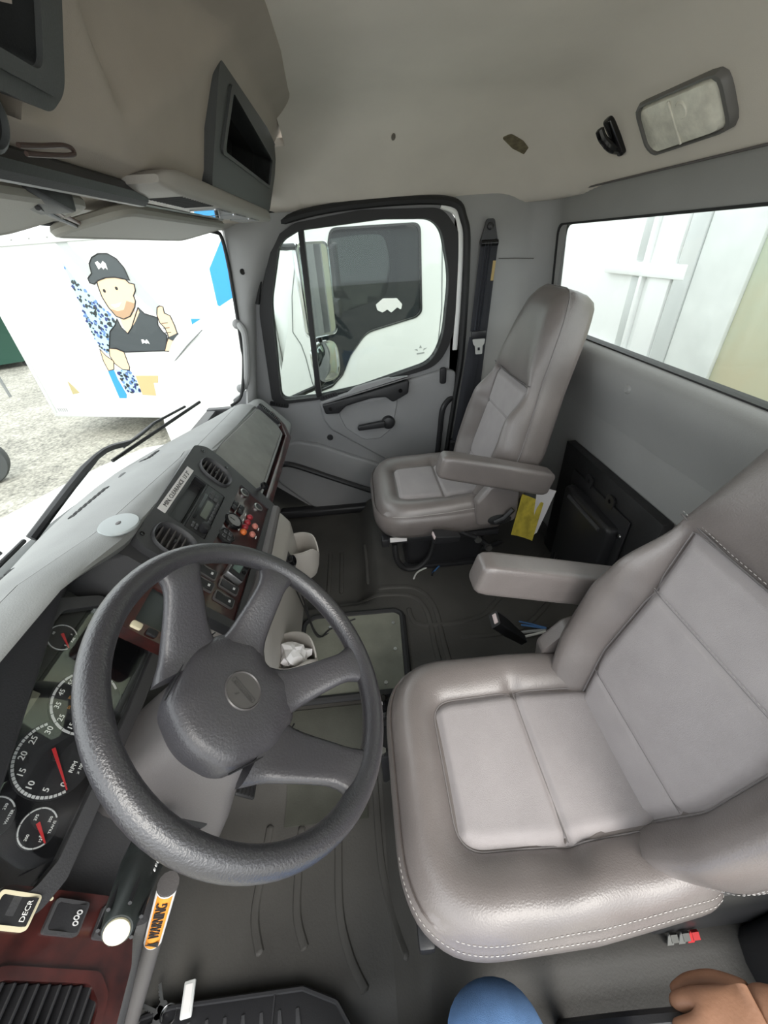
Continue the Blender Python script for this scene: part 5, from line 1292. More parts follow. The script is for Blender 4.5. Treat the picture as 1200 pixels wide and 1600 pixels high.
# ------------------------------------------------------------------ outside
GZ = -1.15
GRAV = bpy.data.materials.new('gravel'); GRAV.use_nodes = True
nt = GRAV.node_tree; bs = nt.nodes['Principled BSDF']; bs.inputs['Roughness'].default_value = 0.9
tc = nt.nodes.new('ShaderNodeTexCoord'); n1 = nt.nodes.new('ShaderNodeTexNoise'); n1.inputs['Scale'].default_value = 0.9; n1.inputs['Detail'].default_value = 9; n1.inputs['Roughness'].default_value = 0.7
n2 = nt.nodes.new('ShaderNodeTexNoise'); n2.inputs['Scale'].default_value = 22; n2.inputs['Detail'].default_value = 8
mm = nt.nodes.new('ShaderNodeMix'); mm.data_type = 'FLOAT'; mm.inputs[0].default_value = 0.5
cr_ = nt.nodes.new('ShaderNodeValToRGB')
cr_.color_ramp.elements[0].position = 0.36; cr_.color_ramp.elements[0].color = (0.10, 0.098, 0.085, 1)
cr_.color_ramp.elements[1].position = 0.62; cr_.color_ramp.elements[1].color = (0.47, 0.455, 0.39, 1)
nt.links.new(tc.outputs['Object'], n1.inputs['Vector']); nt.links.new(tc.outputs['Object'], n2.inputs['Vector'])
nt.links.new(n1.outputs['Fac'], mm.inputs[2]); nt.links.new(n2.outputs['Fac'], mm.inputs[3]); nt.links.new(mm.outputs[0], cr_.inputs[0]); nt.links.new(cr_.outputs[0], bs.inputs['Base Color'])
MATS['gravel'] = GRAV
gp = B(); gp.grid([[(-30 + 70 * i / 20, -30 + 80 * j / 20, GZ) for j in range(21)] for i in range(21)], thick=-0.3)
_props(obj('ground', gp, GRAV), kind='structure', label='pale gravel yard')

# own bonnet, cowl, wipers, mirror
bn = thing('truck_bonnet', (0.92, 1.4, 0.2), 'white truck bonnet sloping away below the windscreen', 'bonnet')
rings = []
for y, hw, zt in ((0.99, 0.99, 0.655), (1.10, 0.985, 0.640), (1.30, 0.95, 0.585), (1.50, 0.87, 0.510), (1.70, 0.75, 0.43), (1.95, 0.62, 0.33), (2.15, 0.55, 0.20), (2.20, 0.52, 0.10)):
    rings.append([(0.92 + p[0], y - 0.10 * (p[0] / hw) ** 2 * (1 if y < 1.05 else 0.3), p[1]) for p in rpoly([(-hw, -0.6), (hw, -0.6), (hw, zt - 0.06), (hw * .55, zt + 0.01), (-hw * .55, zt + 0.01), (-hw, zt - 0.06)], [0.01, 0.01, 0.10, 0.3, 0.3, 0.10], 6)])
obj('shell', B().loft(rings), WHITEP, bn)
rows = []
for i in range(31):
    x = -0.08 + 2.0 * i / 30; yg = glass_y(x, 0.735)
    rows.append([(x, yg + 0.010, 0.735), (x, yg + 0.05, 0.722), (x, yg + 0.09, 0.700), (x, yg + 0.16, 0.665), (x, yg + 0.22, 0.60)])
obj('cowl', B().slab(rows, (0, 0, -0.01)), mat('cowl_black', (0.045, 0.05, 0.05), 0.6, bump=.6, bscale=180), bn, label='black plastic cowl with mesh')
def wiper(A_, elbow, B0, B1, label):
    w = thing('wiper', A_, label, 'wiper', 'windscreen wipers')
    obj('blade', B().tube([B0, (Vector(B0) + Vector(B1)) / 2, B1], 0.006, 6), RUBBER, w)
    obj('blade_carrier', B().tube([Vector(B0).lerp(Vector(B1), .15) + Vector((0, .012, .012)), Vector(B0).lerp(Vector(B1), .5) + Vector((0, .02, .02)), Vector(B0).lerp(Vector(B1), .85) + Vector((0, .012, .012))], 0.005, 6), BLACKP, w)
    obj('arm', B().tube(curve([A_, elbow, Vector(elbow).lerp(Vector(B0).lerp(Vector(B1), .5), .5), Vector(B0).lerp(Vector(B1), .5) + Vector((0, .02, .02))], 5), [0.014] * 5 + [0.010] * 5 + [0.006] * 6, 8), BLACKP, w)
wiper((0.92, 0.935, 0.735), (1.18, 0.845, 0.845), (1.225, 0.832, 0.808), (1.67, 0.672, 0.843), 'black wiper sweeping towards the passenger corner of the windscreen')
wiper((0.55, 0.915, 0.735), (0.66, 0.90, 0.775), (0.45, 0.87, 0.775), (0.86, 0.895, 0.770), 'black wiper parked low in front of the steering wheel')
mr = thing('door_mirror', (2.30, 0.20, 0.65), 'tall chrome framed door mirror with round spotter mirror below', 'mirror')
MM = mframe((2.30, 0.165, 1.165), Vector((0.62, -0.785, 0)), (0, 0, 1), Vector((-0.785, -0.62, 0)))
MIRR = mat('mirror_glass', (0.72, 0.74, 0.75), 0.02, metal=1.0)
hb = rrect(-0.095, -0.215, 0.095, 0.215, 0.035, 6)
obj('housing', B(MM).loft([[(p[0] * k, p[1] * k2, h) for p in hb] for k, k2, h in ((0.55, .8, -0.075), (0.85, .93, -0.06), (1.0, 1.0, -0.03), (1.0, 1.0, 0.0), (0.95, .97, 0.006), (0.86, .94, 0.004))]), CHROME, mr)
obj('glass', B(MM).prism([(p[0] * .84, p[1] * .92) for p in hb], 0.004, 0.008), MIRR, mr)
M2_ = MM @ Matrix.Translation((0.0, -0.345, 0))
h2 = oval(0, 0, 0.085, 0.110, 32, 3)
obj('spotter_housing', B(M2_).loft([[(p[0] * k, p[1] * k, h) for p in h2] for k, h in ((0.5, -0.07), (0.9, -0.05), (1.0, -0.01), (0.97, 0.004), (0.90, 0.006))]), CHROME, mr)
obj('spotter_glass', B(M2_).loft([[(p[0] * k, p[1] * k, h) for p in h2] for k, h in ((0.90, 0.005), (0.7, 0.013), (0.4, 0.018), (0.02, 0.020))]), MIRR, mr)
obj('bracket', B().tube(curve([(2.06, 0.40, 1.38), (2.20, 0.30, 1.36), (2.33, 0.20, 1.33), (2.345, 0.195, 1.1), (2.345, 0.195, 0.8), (2.33, 0.21, 0.70), (2.20, 0.33, 0.68), (2.06, 0.43, 0.68)], 6), 0.014, 8), BLACKP, mr)

# white truck parked alongside
NX = 3.45
MN = mframe((NX, 0, 0), (0, -1, 0), (0, 0, 1), (-1, 0, 0))
nb = thing('parked_truck', (4.3, 0.0, GZ), 'white truck cab parked alongside, seen through the passenger window', 'truck')
nwin = rpoly(yz([(0.38, 0.31), (0.33, 0.62), (0.22, 1.05), (0.10, 1.445), (-0.535, 1.445), (-0.545, 0.88), (-0.50, 0.845), (-0.10, 0.76), (0.04, 0.60), (0.12, 0.45), (0.22, 0.36)]), [0.04, 0.1, 0.1, 0.06, 0.06, 0.05, 0.06, 0.2, 0.1, 0.1, 0.06])
nout = rpoly(yz([(0.70, -0.75), (0.72, 0.30), (0.42, 1.10), (0.26, 1.60), (0.16, 1.68), (-1.15, 1.70), (-1.20, 1.6), (-1.20, -0.75)]), [0.02, 0.1, 0.1, 0.08, 0.08, 0.08, 0.05, 0.02])
obj('cab_side', B(MN).plate(nout, [nwin], -0.04, 0.0), WHITEP, nb)
obj('cab_shell', B().box((NX + 1.05, -0.25, 0.40), (1.9, 1.8, 2.3), 0.12, 4), WHITEP, nb)
wf = obj('door_window', B(MN).plate([(lerp(0.15, p[0], 1.03), lerp(1.0, p[1], 1.03)) for p in nwin], [nwin], -0.03, 0.008), RUBBER, nb)
obj('pane', B(MN).prism(nwin, -0.03, -0.025), mat('dark_window', (0.012, 0.016, 0.018), 0.03, spec=0.9), wf)
MNo = MN @ Matrix.Translation((0, 0, 0.003))
def seamline(pts, nm='panel_gap'): obj(nm, B().tube([(NX - 0.002, p[0], p[1]) for p in pts], 0.004, 5), mat('gap_grey', (0.20, 0.21, 0.21), .6), nb)
seamline([(-0.70, 1.60), (-0.715, 0.9), (-0.66, 0.3), (-0.60, -0.2), (-0.60, -0.6)])
seamline([(0.36, 1.35), (0.45, 1.05), (0.49, 0.80), (0.44, 0.70), (0.42, 0.60), (0.40, 0.40), (0.30, -0.1), (0.3, -0.6)])
seamline([(0.72, 0.28), (0.62, 0.245), (0.3, 0.22)])
nbs = obj('window_sticker', B(MN).prism(rpoly([(0.19, 0.95), (0.25, 0.99), (0.36, 0.985), (0.40, 0.94), (0.39, 0.90), (0.36, 0.92), (0.31, 0.885), (0.28, 0.91), (0.24, 0.89), (0.20, 0.91)], 0.01), -0.024, -0.022), WHITEC, nb, label='torn white sticker')
for p_ in ([(0.53, 0.605), (0.555, 0.605), (0.543, 0.63)], [(0.49, 0.595), (0.52, 0.583), (0.515, 0.60)], [(0.565, 0.583), (0.60, 0.605), (0.57, 0.60)], [(0.51, 0.555), (0.575, 0.56), (0.575, 0.572), (0.51, 0.567)]): obj('door_mark', B(MN).prism(p_, 0.0, 0.002), mat('mark_grey', (.35, .36, .36), .6), nb)
obj('seat_inside', B().box((NX + 0.3, -0.35, 0.75), (0.3, 0.35, 0.9), 0.08, 3), BLACKP, nb)
hood = []
for x, k in ((NX + 0.05, 0.90), (NX + 0.20, 1.0), (NX + 0.9, 1.03), (NX + 1.6, 1.0), (NX + 1.75, 0.9)):
    hood.append([(x, p[0], p[1] * k if p[1] > 0 else p[1]) for p in rpoly([(0.65, -0.75), (0.65, 0.98), (1.10, 0.98), (1.50, 0.80), (1.72, 0.50), (1.78, 0.1), (1.76, -0.75)], [0.02, 0.05, 0.3, 0.3, 0.2, 0.2, 0.05], 6)])
obj('bonnet', B().loft(hood), WHITEP, nb)
obj('bonnet_gap', B().tube([(NX + 0.03, 1.20, 0.86), (NX + 0.04, 1.36, 0.75), (NX + 0.06, 1.55, 0.60)], 0.006, 6), MATS['gap_grey'], nb)
for y in (1.25, -2.2):
    obj('wheel', B().lathe([(0.50, -0.14), (0.52, -0.08), (0.52, 0.08), (0.50, 0.14), (0.3, 0.14), (0.28, 0.06), (0, 0.06)], (NX + 0.22, y, GZ + 0.52), (-1, 0, 0), 36), RUBBER, nb)

# box truck ahead with the printed side
MX = mframe((6.77, 5.10, -0.75), (-0.252, -0.968, 0), (0, 0, 1), (-0.968, 0.252, 0))
bxk = thing('box_truck', (6.3, 3.0, GZ), 'white box truck body with a printed cartoon worker on its side', 'truck')
obj('box_body', B(MX).box((2.4, 1.23, -1.2), (4.8, 2.46, 2.4), 0.01), WHITEP, bxk)
TRIMW = mat('aluminium_rail', (0.55, 0.57, 0.56), 0.4)
obj('top_rail', B(MX).box((2.4, 2.40, 0.012), (4.84, 0.13, 0.03), 0.005), TRIMW, bxk)
obj('bottom_rail', B(MX).box((2.4, 0.03, 0.010), (4.84, 0.06, 0.02), 0.004), TRIMW, bxk)
obj('corner_post', B(MX).box((0.0, 1.2, 0.0), (0.06, 2.4, 0.05), 0.01), TRIMW, bxk)
for k in range(16): obj('rivet', B(MX).ball((0.25 + 0.28 * k, 2.40, 0.027), 0.012, 8), STEEL, bxk)
for k in range(5): obj('fleet_number_mark', B(MX).box((0.08 + 0.04 * k, 0.105, 0.003), (0.022, 0.06, 0.002)), mat('mark_grey', (.35, .36, .36), .6), bxk)
obj('stain', B(MX).prism([(0.54, 0.583), (0.593, 0.513), (0.665, 0.391), (0.519, 0.37)], 0, 0.003), mat('old_tan', (0.42, 0.36, 0.18), .7), bxk)
pr_ = obj('print_ground', B(MX).prism([(1.25, 0.28), (2.2, 0.28), (2.2, 0.33), (1.25, 0.33)], 0, 0.001), WHITEP, bxk, label='printed picture of a cheerful cartoon worker in cap and dark shirt')
SHIRTC = mat('print_charcoal', (0.045, 0.055, 0.06), .5); SKINC = mat('print_skin', (0.80, 0.55, 0.36), .5); TANC = mat('print_tan', (0.50, 0.40, 0.20), .5)
SKYB = mat('print_blue', (0.03, 0.28, 0.62), .5); GREYC = mat('print_grey', (0.42, 0.45, 0.44), .5); BEARD = mat('print_beard', (0.42, 0.27, 0.16), .5)
def ink(nm, pts, m_, layer): obj(nm, B(MX).prism(pts, 0.001, 0.003 + 0.0015 * layer), m_, pr_)
# camouflage strip built from small irregular patches
CAMO = [mat('camo_navy', (0.02, 0.035, 0.16), .5), mat('camo_dark', (0.02, 0.028, 0.03), .5), mat('camo_pale', (0.40, 0.58, 0.68), .5), mat('camo_mid', (0.12, 0.22, 0.45), .5)]
camo = [(1.394, 2.141), (1.421, 2.105), (1.507, 1.897), (1.608, 1.772), (1.663, 1.724), (1.693, 1.63), (1.784, 1.532), (1.857, 1.434), (1.815, 1.353), (1.687, 1.29), (1.569, 1.086), (1.515, 0.963), (1.399, 1.054), (1.369, 1.315), (1.383, 1.561), (1.39, 1.75), (1.404, 1.946)]
camo2 = [(1.504, 0.751), (1.743, 0.74), (1.79, 0.607), (1.778, 0.392), (1.532, 0.401), (1.521, 0.608)]
def inside(p, poly):
    r = False; j = len(poly) - 1
    for i in range(len(poly)):
        if (poly[i][1] > p[1]) != (poly[j][1] > p[1]) and p[0] < (poly[j][0] - poly[i][0]) * (p[1] - poly[i][1]) / (poly[j][1] - poly[i][1]) + poly[i][0]: r = not r
        j = i
    return r
ink('camouflage', camo, CAMO[2], 0); ink('camouflage', camo2, CAMO[2], 0)
rnd = random.Random(3)
patch = [B(MX) for _ in range(4)]
for poly, cnt in ((camo, 210), (camo2, 60)):
    x0, x1 = min(p[0] for p in poly), max(p[0] for p in poly); y0, y1 = min(p[1] for p in poly), max(p[1] for p in poly)
    for _ in range(cnt):
        p = (rnd.uniform(x0, x1), rnd.uniform(y0, y1))
        if not inside(p, poly): continue
        q = rnd.choice((0, 0, 1, 1, 1, 3)); r0 = rnd.uniform(.014, .032)
        pts = [(p[0] + r0 * rnd.uniform(.5, 1.3) * math.cos(a), p[1] + r0 * rnd.uniform(.5, 1.3) * math.sin(a)) for a in [2 * PI * k / 7 for k in range(7)]]
        patch[q].prism(pts, 0.003, 0.0045 + 0.0004 * q)
for q in (0, 1, 3): obj('camouflage_patches', patch[q], CAMO[q], pr_, kind='stuff')
ink('grey_ray', [(1.43, 2.33), (1.60, 2.33), (1.83, 2.0), (1.80, 1.88), (1.66, 1.98)], GREYC, 0)
ink('grey_ray', [(2.28, 2.03), (2.384, 1.932), (2.70, 1.45), (2.55, 1.45), (2.318, 1.715)], GREYC, 0)
ink('blue_shape', [(3.02, 1.4), (3.171, 1.395), (3.013, 1.329)], SKYB, 0)
ink('blue_shape', [(3.75, 2.25), (3.485, 1.952), (3.465, 1.55), (3.75, 1.35)], SKYB, 0)
ink('crate', [(1.366, 0.724), (1.477, 0.742), (1.476, 0.608), (1.517, 0.371), (1.487, 0.31), (1.358, 0.31)], SKYB, 1)
ink('box_carton', [(1.813, 0.654), (2.195, 0.652), (2.15, 0.548), (2.073, 0.548), (2.031, 0.352), (1.799, 0.362)], TANC, 1)
def outlined(nm, pts, m_, layer, w=0.014):
    cx = sum(p[0] for p in pts) / len(pts); cy = sum(p[1] for p in pts) / len(pts)
    obj('outline', B(MX).tube([(p[0], p[1], 0.004 + 0.0015 * layer) for p in pts], w * .55, 5, closed=True, flat=None), INK, pr_)
    ink(nm, pts, m_, layer)
outlined('hand', [(1.394, 1.045), (1.45, 0.946), (1.544, 0.871), (1.482, 0.751), (1.382, 0.733), (1.367, 0.874)], SKINC, 1, .01)
outlined('shirt', [(1.887, 1.433), (1.901, 1.318), (1.968, 1.241), (2.065, 1.314), (2.286, 1.563), (2.348, 1.483), (2.524, 1.43), (2.492, 1.335), (2.527, 1.253), (2.576, 1.202), (2.517, 1.085), (2.461, 1.001), (1.803, 0.994), (1.68, 1.049), (1.561, 1.051), (1.689, 1.273), (1.815, 1.353)], SHIRTC, 1)
outlined('arm', [(1.561, 1.051), (1.675, 1.04), (1.782, 0.994), (1.772, 0.777), (1.743, 0.74), (1.637, 0.75), (1.547, 0.835), (1.516, 0.945)], SKINC, 2, .01)
ink('neck', [(1.938, 1.431), (2.111, 1.45), (2.279, 1.548), (2.277, 1.501), (2.165, 1.393), (2.065, 1.314), (1.968, 1.241), (1.93, 1.334)], SKINC, 2)
outlined('face', [(1.816, 1.891), (1.973, 1.924), (2.109, 1.922), (2.25, 1.894), (2.286, 1.849), (2.355, 1.832), (2.339, 1.759), (2.282, 1.701), (2.283, 1.64), (2.237, 1.565), (2.115, 1.458), (1.997, 1.426), (1.893, 1.465), (1.829, 1.578), (1.795, 1.704), (1.8, 1.825)], SKINC, 3)
ink('beard', [(1.841, 1.562), (1.946, 1.527), (2.054, 1.54), (2.146, 1.645), (2.259, 1.611), (2.205, 1.519), (2.087, 1.443), (1.987, 1.427), (1.887, 1.473)], BEARD, 4)
ink('eye', oval(1.869, 1.774, .022, .022, 12, 2), INK, 4); ink('eye', oval(2.068, 1.796, .022, .022, 12, 2), INK, 4)
ink('mouth', [(1.886, 1.608), (1.97, 1.612), (2.07, 1.633), (2.003, 1.58), (1.926, 1.567)], WHITEP, 5)
outlined('cap', [(1.696, 1.926), (1.727, 1.946), (1.786, 1.98), (1.807, 2.086), (1.883, 2.152), (1.999, 2.188), (2.129, 2.181), (2.231, 2.121), (2.294, 2.021), (2.309, 1.877), (2.25, 1.894), (2.109, 1.922), (1.973, 1.924), (1.84, 1.897), (1.757, 1.857), (1.697, 1.874)], SHIRTC, 4)
ink('cap_logo', [(1.9, 2.096), (1.945, 2.107), (1.974, 2.071), (2.022, 2.106), (2.053, 2.074), (2.046, 2.007), (2.022, 2.034), (1.986, 2.014), (1.968, 2.043), (1.915, 2.017)], WHITEP, 5)
ink('shirt_logo', [(2.147, 1.158), (2.179, 1.16), (2.198, 1.134), (2.231, 1.159), (2.25, 1.133), (2.257, 1.094), (2.23, 1.112), (2.204, 1.1), (2.18, 1.118), (2.141, 1.101)], WHITEP, 3)
outlined('thumb_up_hand', [(2.577, 1.553), (2.624, 1.57), (2.667, 1.558), (2.654, 1.481), (2.728, 1.448), (2.748, 1.328), (2.749, 1.231), (2.746, 1.148), (2.716, 0.996), (2.699, 0.979), (2.46, 0.997), (2.542, 1.119), (2.6, 1.185), (2.587, 1.3), (2.536, 1.366), (2.533, 1.462)], SKINC, 3, .012)
ink('watch', [(2.563, 1.169), (2.758, 1.231), (2.782, 1.164), (2.638, 1.13)], SHIRTC, 4)
for k in range(3): ink('finger_line', [(2.56, 1.36 - .06 * k), (2.66, 1.365 - .06 * k), (2.66, 1.357 - .06 * k), (2.56, 1.352 - .06 * k)], INK, 4)
for y in (0.4, 1.3): obj('wheel', B(MX).lathe([(0.40, -0.14), (0.42, -0.08), (0.42, 0.08), (0.40, 0.14), (0, 0.12)], (3.6 + y, 0.02, -0.5), (0, 0, 1), 28), RUBBER, bxk)
obj('leg_frame', B(MX).box((2.4, -0.1, -1.4), (4.2, 0.2, 1.0), 0.02), BLACKP, bxk)

# things at the far left of the yard
wl = thing('yard_wall', (12.5, 14.0, GZ), 'low pale wall at the far side of the yard', 'wall')
obj('blocks', B().box((12.0, 15.2, GZ + 0.55), (14.0, 0.3, 1.1), 0.02, 2, Matrix.Rotation(-.6, 4, 'Z')), mat('pale_block', (0.62, 0.60, 0.55), .8), wl)
dm = thing('green_dumpster', (13.6, 10.9, GZ), 'dark green dumpster standing past the box truck', 'dumpster')
Mdm = Matrix.Translation((13.6, 10.9, GZ)) @ Matrix.Rotation(.6, 4, 'Z')
obj('bin', B(Mdm).loft([[(p[0], p[1], z) for p in rrect(-1.0 * k, -.7 * k, 1.0 * k, .7 * k, .05)] for z, k in ((0.15, .85), (1.35, 1.0), (1.40, 1.04), (1.45, 1.0))]), mat('dumpster_green', (0.02, 0.07, 0.05), .5), dm)
obj('lid', B(Mdm).box((0, 0, 1.5), (2.0, 1.4, 0.08), 0.03, 2, Matrix.Rotation(.06, 4, 'X')), BLACKP, dm)
for k in (-1, 1):
    obj('caster', B(Mdm).lathe([(0.09, -.03), (0.09, .03), (0, .03)], (0.75 * k, -0.5, 0.09), (1, 0, 0), 16), RUBBER, dm)
for i in range(5):
    fp = thing('fence_post', (9.8 + 0.3 * i, 8.2 + 1.1 * i, GZ), ['nearest', 'second', 'third', 'fourth', 'farthest'][i] + ' thin fence post along the yard edge beyond the box truck', 'fence post', 'fence posts at the yard edge')
    obj('post', B().tube([(9.8 + 0.3 * i, 8.2 + 1.1 * i, GZ), (9.8 + 0.3 * i, 8.2 + 1.1 * i, GZ + 1.7)], 0.03, 8), MATS['gap_grey'], fp)
    if i < 4:
        for z in (0.5, 1.6): obj('rail', B().tube([(9.8 + 0.3 * i, 8.2 + 1.1 * i, GZ + z), (10.08 + 0.3 * i, 9.22 + 1.1 * i, GZ + z)], 0.015, 6), MATS['gap_grey'], fp)
cw_ = thing('parked_car_tyre', (5.1, 5.35, GZ), 'tyre and hubcap of a parked car just inside the left edge', 'tyre')
Mcw = Matrix.Translation((5.22, 5.30, GZ + 0.33))
obj('tyre', B(Mcw).lathe([(0.20, -0.10), (0.31, -0.10), (0.33, -0.06), (0.33, 0.06), (0.31, 0.10), (0.20, 0.10)], (0, 0, 0), (-0.85, -0.5, 0), 36), mat('tyre', (0.05, 0.055, 0.055), .8), cw_)
obj('hubcap', B(Mcw).lathe([(0.20, 0.0), (0.20, 0.085), (0.12, 0.095), (0.05, 0.07), (0, 0.07)], (0, 0, 0), (-0.85, -0.5, 0), 24), WHITEP, cw_)
TREEM = mat('foliage', (0.09, 0.12, 0.05), .9, var=.5, vscale=3)
for i in range(5):
    tx, ty = 17 - 2.2 * i + 0.0, 13 + 2.4 * i
    t_ = thing('yard_tree', (tx, ty, GZ), ['first', 'second', 'third', 'fourth', 'fifth'][i] + ' leafy tree from the right, beyond the box truck roofline', 'tree', 'trees behind the yard')
    t = bmesh.new(); bmesh.ops.create_icosphere(t, subdivisions=4, radius=1.25)
    for v in t.verts:
        n = v.co.normalized(); v.co *= 0.8 + 0.25 * math.sin(9 * n.x + i) * math.cos(8 * n.y) + 0.12 * math.sin(23 * n.z + 17 * n.x)
    bb_ = B(); bb_._add(t, Matrix.Translation((tx, ty, GZ + 4.2))); obj('crown', bb_, TREEM, t_)
    obj('trunk', B().tube([(tx, ty, GZ), (tx + .1, ty, GZ + 3)], [0.2, 0.12], 8), mat('bark', (0.1, 0.08, 0.06), .9), t_)

# pale container body and tan wall seen through the rear window
rw = thing('rear_container', (5.0, -3.1, GZ), 'white framed container body behind the rear window', 'container')
MRW = mframe((0, -3.0, 0), (1, 0, 0), (0, 0, 1), (0, 1, 0))
obj('side_panel', B(MRW).box((6.6, 0.8, -0.06), (6.8, 3.9, 0.04)), WHITEP, rw)
obj('corner_post', B(MRW).box((3.88, 0.8, -0.02), (0.20, 3.9, 0.06), 0.01), TRIMW, rw)
obj('frame_post', B(MRW).box((4.20, 0.8, -0.025), (0.30, 3.9, 0.03), 0.006), WHITEP, rw)
obj('frame_post', B(MRW).box((4.47, 0.8, -0.015), (0.05, 3.9, 0.05), 0.006), WHITEP, rw)
for z, h in ((1.50, 0.9), (0.53, 0.75)): obj('recess', B(MRW).box((4.60, z, -0.035), (0.15, h, 0.012), 0.004), TRIMW, rw)
for z, w in ((0.98, 1.3), (0.13, 1.7)): obj('cross_rail', B(MRW).box((4.5, z, -0.01), (w, 0.12, 0.05), 0.006), WHITEP, rw)
obj('white_post', B(MRW).box((3.50, 0.8, -0.03), (0.55, 3.9, 0.05), 0.01), mat('dull_white', (0.66, 0.68, 0.66), .6, var=.06, vscale=4), rw)
tn = thing('tan_wall', (1.6, -3.1, GZ), 'weathered tan and green painted wall at the right of the rear window', 'wall')
obj('panel', B(MRW).box((1.7, 0.8, -0.06), (3.05, 3.9, 0.05), 0.005), mat('tan_paint', (0.50, 0.46, 0.32), .8, vscale=1.1, col2=(0.42, 0.50, 0.40)), tn)

# ------------------------------------------------------------------ the photographer's knee and hand at the sill
sl_ = B(); sl_.box((0.005, -0.56, 0.045), (0.19, 0.68, 0.05), 0.012, 3)
struct('trim_5', sl_, BLACKP, label='black driver door sill')
gr_ = thing('sill_grab_bar', (0.02, -0.5, 0.07), 'black grab bar along the driver door opening', 'bar')
obj('bar', B().tube(curve([(0.03, -0.28, 0.08), (0.022, -0.31, 0.30), (0.018, -0.36, 0.375), (0.012, -0.55, 0.39), (0.01, -0.80, 0.39), (0.01, -0.86, 0.30)], 6), 0.014, 10), BLACKP, gr_)
for k, (m_, lb_) in enumerate(((mat('strap_grey', (0.16, 0.16, 0.15), .8), 'grey webbing strap tucked under the driver seat, left one of the pair'), (RED, 'red webbing strap tucked under the driver seat'), (mat('strap_grey', (0.16, 0.16, 0.15), .8), 'grey webbing strap tucked under the driver seat, against the red one'))):
    y0 = (-0.535, -0.580, -0.560)[k]
    st_ = thing('webbing_strap', (0.13, y0, 0.10), lb_, 'strap', 'straps under the driver seat')
    rows = [[(0.112 + 0.018 * i / 6 + 0.01 * math.sin(i * .9), y0 - 0.007 + 0.0035 * j - 0.012 * i / 6, 0.155 - 0.045 * i / 6 + 0.012 * math.sin(i)) for j in range(5)] for i in range(7)]
    obj('band', B().grid(rows, thick=0.002), m_, st_)

def skin_mesh(nodes, edges, name, m_, parent, root=0, sub=3):
    """grow one continuous surface over a joint skeleton: nodes = [(xyz, radius)]"""
    me = bpy.data.meshes.new(name); me.from_pydata([n[0] for n in nodes], edges, [])
    o = bpy.data.objects.new(name, me); COL.objects.link(o)
    md = o.modifiers.new('skin', 'SKIN'); md.use_smooth_shade = True
    for i, n in enumerate(nodes):
        r = n[1]; me.skin_vertices[0].data[i].radius = (r, r) if isinstance(r, (int, float)) else r
        me.skin_vertices[0].data[i].use_root = (i == root)
    ss = o.modifiers.new('subdivision', 'SUBSURF'); ss.levels = sub; ss.render_levels = sub
    bpy.context.view_layer.update()
    m2 = bpy.data.meshes.new_from_object(o.evaluated_get(bpy.context.evaluated_depsgraph_get()))
    bpy.data.objects.remove(o); bpy.data.meshes.remove(me)
    b = B(); t = bmesh.new(); t.from_mesh(m2); bpy.data.meshes.remove(m2); b._add(t)
    return obj(name, b, m_, parent, sharp=180)
ps = thing('person', (-0.10, -0.05, -0.45), 'person in blue jeans at the door sill, one bare hand on the grab bar', 'person')
legs = [((-0.42, -0.05, 0.30), 0.13), ((-0.36, -0.14, 0.31), 0.11), ((-0.16, -0.130, 0.335), 0.095), ((0.022, -0.124, 0.322), 0.085), ((0.030, -0.122, 0.262), 0.082), ((-0.05, -0.12, 0.10), 0.070), ((-0.13, -0.12, -0.12), 0.057), ((-0.16, -0.12, -0.32), 0.053),
        ((-0.36, 0.05, 0.29), 0.11), ((-0.17, 0.045, 0.28), 0.088), ((-0.004, 0.022, 0.25), 0.076), ((-0.010, 0.024, 0.18), 0.074), ((-0.10, 0.045, 0.0), 0.063), ((-0.15, 0.055, -0.20), 0.055), ((-0.17, 0.055, -0.32), 0.053)]
skin_mesh(legs, [(0, 1), (1, 2), (2, 3), (3, 4), (4, 5), (5, 6), (6, 7), (0, 8), (8, 9), (9, 10), (10, 11), (11, 12), (12, 13), (13, 14)], 'jeans', DENIM, ps)
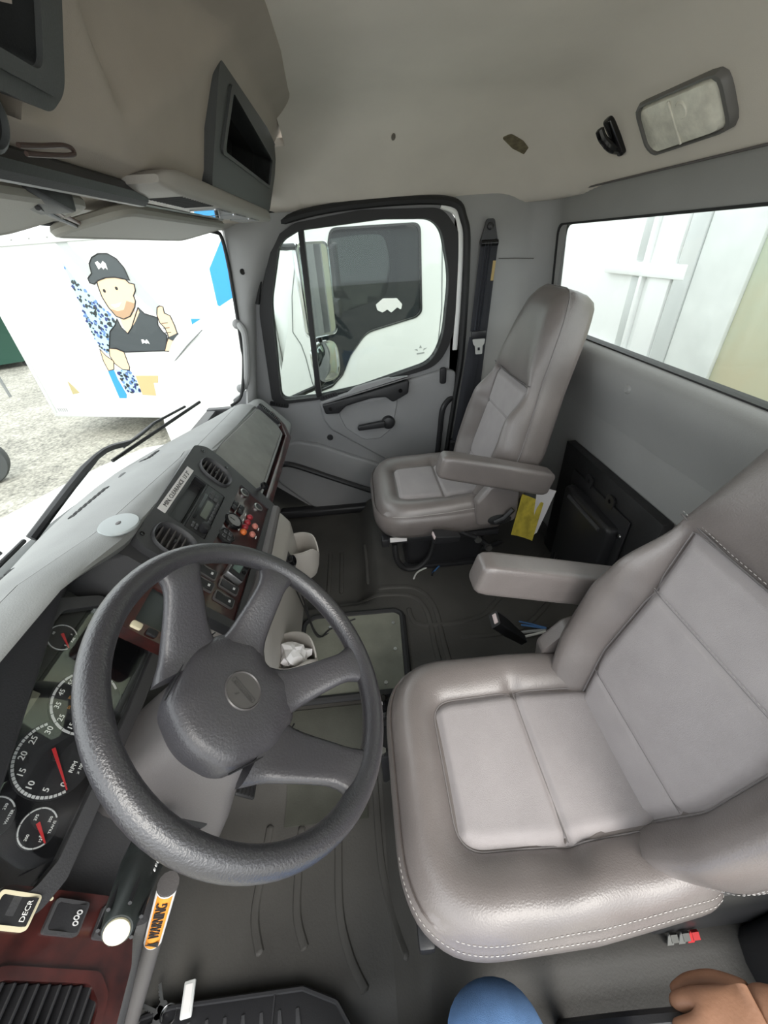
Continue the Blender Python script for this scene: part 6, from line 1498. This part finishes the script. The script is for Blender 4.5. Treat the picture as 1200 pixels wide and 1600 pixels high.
for y in (-0.12, 0.055):
    obj('shoe', B().loft([[(x, y + p[0] * w, -0.45 + (p[1] + 1) * .5 * h) for p in [(math.cos(2 * PI * k / 16), math.sin(2 * PI * k / 16)) for k in range(16)]] for x, w, h in ((-0.27, .03, .06), (-0.25, .042, .10), (-0.17, .046, .14), (-0.08, .050, .09), (0.0, .048, .065), (0.035, .025, .05))]), mat('shoe_brown', (0.09, 0.06, 0.04), .7), ps)
stp = thing('entry_step', (-0.12, -0.05, -0.52), 'black metal entry step below the driver door', 'step')
obj('step_plate', B().box((-0.12, -0.03, -0.475), (0.34, 0.62, 0.05), 0.01), BLACKP, stp)
for k in range(5): obj('step_rib', B().box((-0.24 + 0.06 * k, -0.03, -0.4495), (0.02, 0.58, 0.004), 0.001), STEEL, stp)
hnd = [((-0.21, -0.82, 0.66), 0.046), ((-0.10, -0.675, 0.545), 0.038), ((-0.025, -0.565, 0.455), (0.032, 0.026)), ((-0.008, -0.500, 0.434), (0.043, 0.025)), ((-0.004, -0.435, 0.424), (0.048, 0.024))]
ed = [(0, 1), (1, 2), (2, 3), (3, 4)]
for (kx, ky, kz) in ((0.034, -0.412, 0.413), (0.010, -0.398, 0.418), (-0.014, -0.398, 0.417), (-0.038, -0.410, 0.410)):
    i0 = len(hnd)
    hnd += [((kx, ky, kz), 0.0145), ((kx * .98, ky + 0.022, kz - 0.022), 0.0115), ((kx * .96, ky + 0.012, kz - 0.052), 0.0100), ((kx * .95, ky - 0.014, kz - 0.060), 0.0085)]
    ed += [(4, i0), (i0, i0 + 1), (i0 + 1, i0 + 2), (i0 + 2, i0 + 3)]
i0 = len(hnd)
hnd += [((0.028, -0.485, 0.418), 0.020), ((0.048, -0.455, 0.396), 0.0145), ((0.050, -0.425, 0.378), 0.012), ((0.042, -0.398, 0.366), 0.0095)]
ed += [(3, i0), (i0, i0 + 1), (i0 + 1, i0 + 2), (i0 + 2, i0 + 3)]
hd_ = skin_mesh(hnd, ed, 'hand', SKIN, ps)
struct('dark_filler', B().box((0.055, -0.80, 0.17), (0.15, 0.22, 0.26), 0.03, 3), BLACKP, label='added black box filling the dark space by the driver door rear pillar')  # black box added to darken the space behind the driver seat
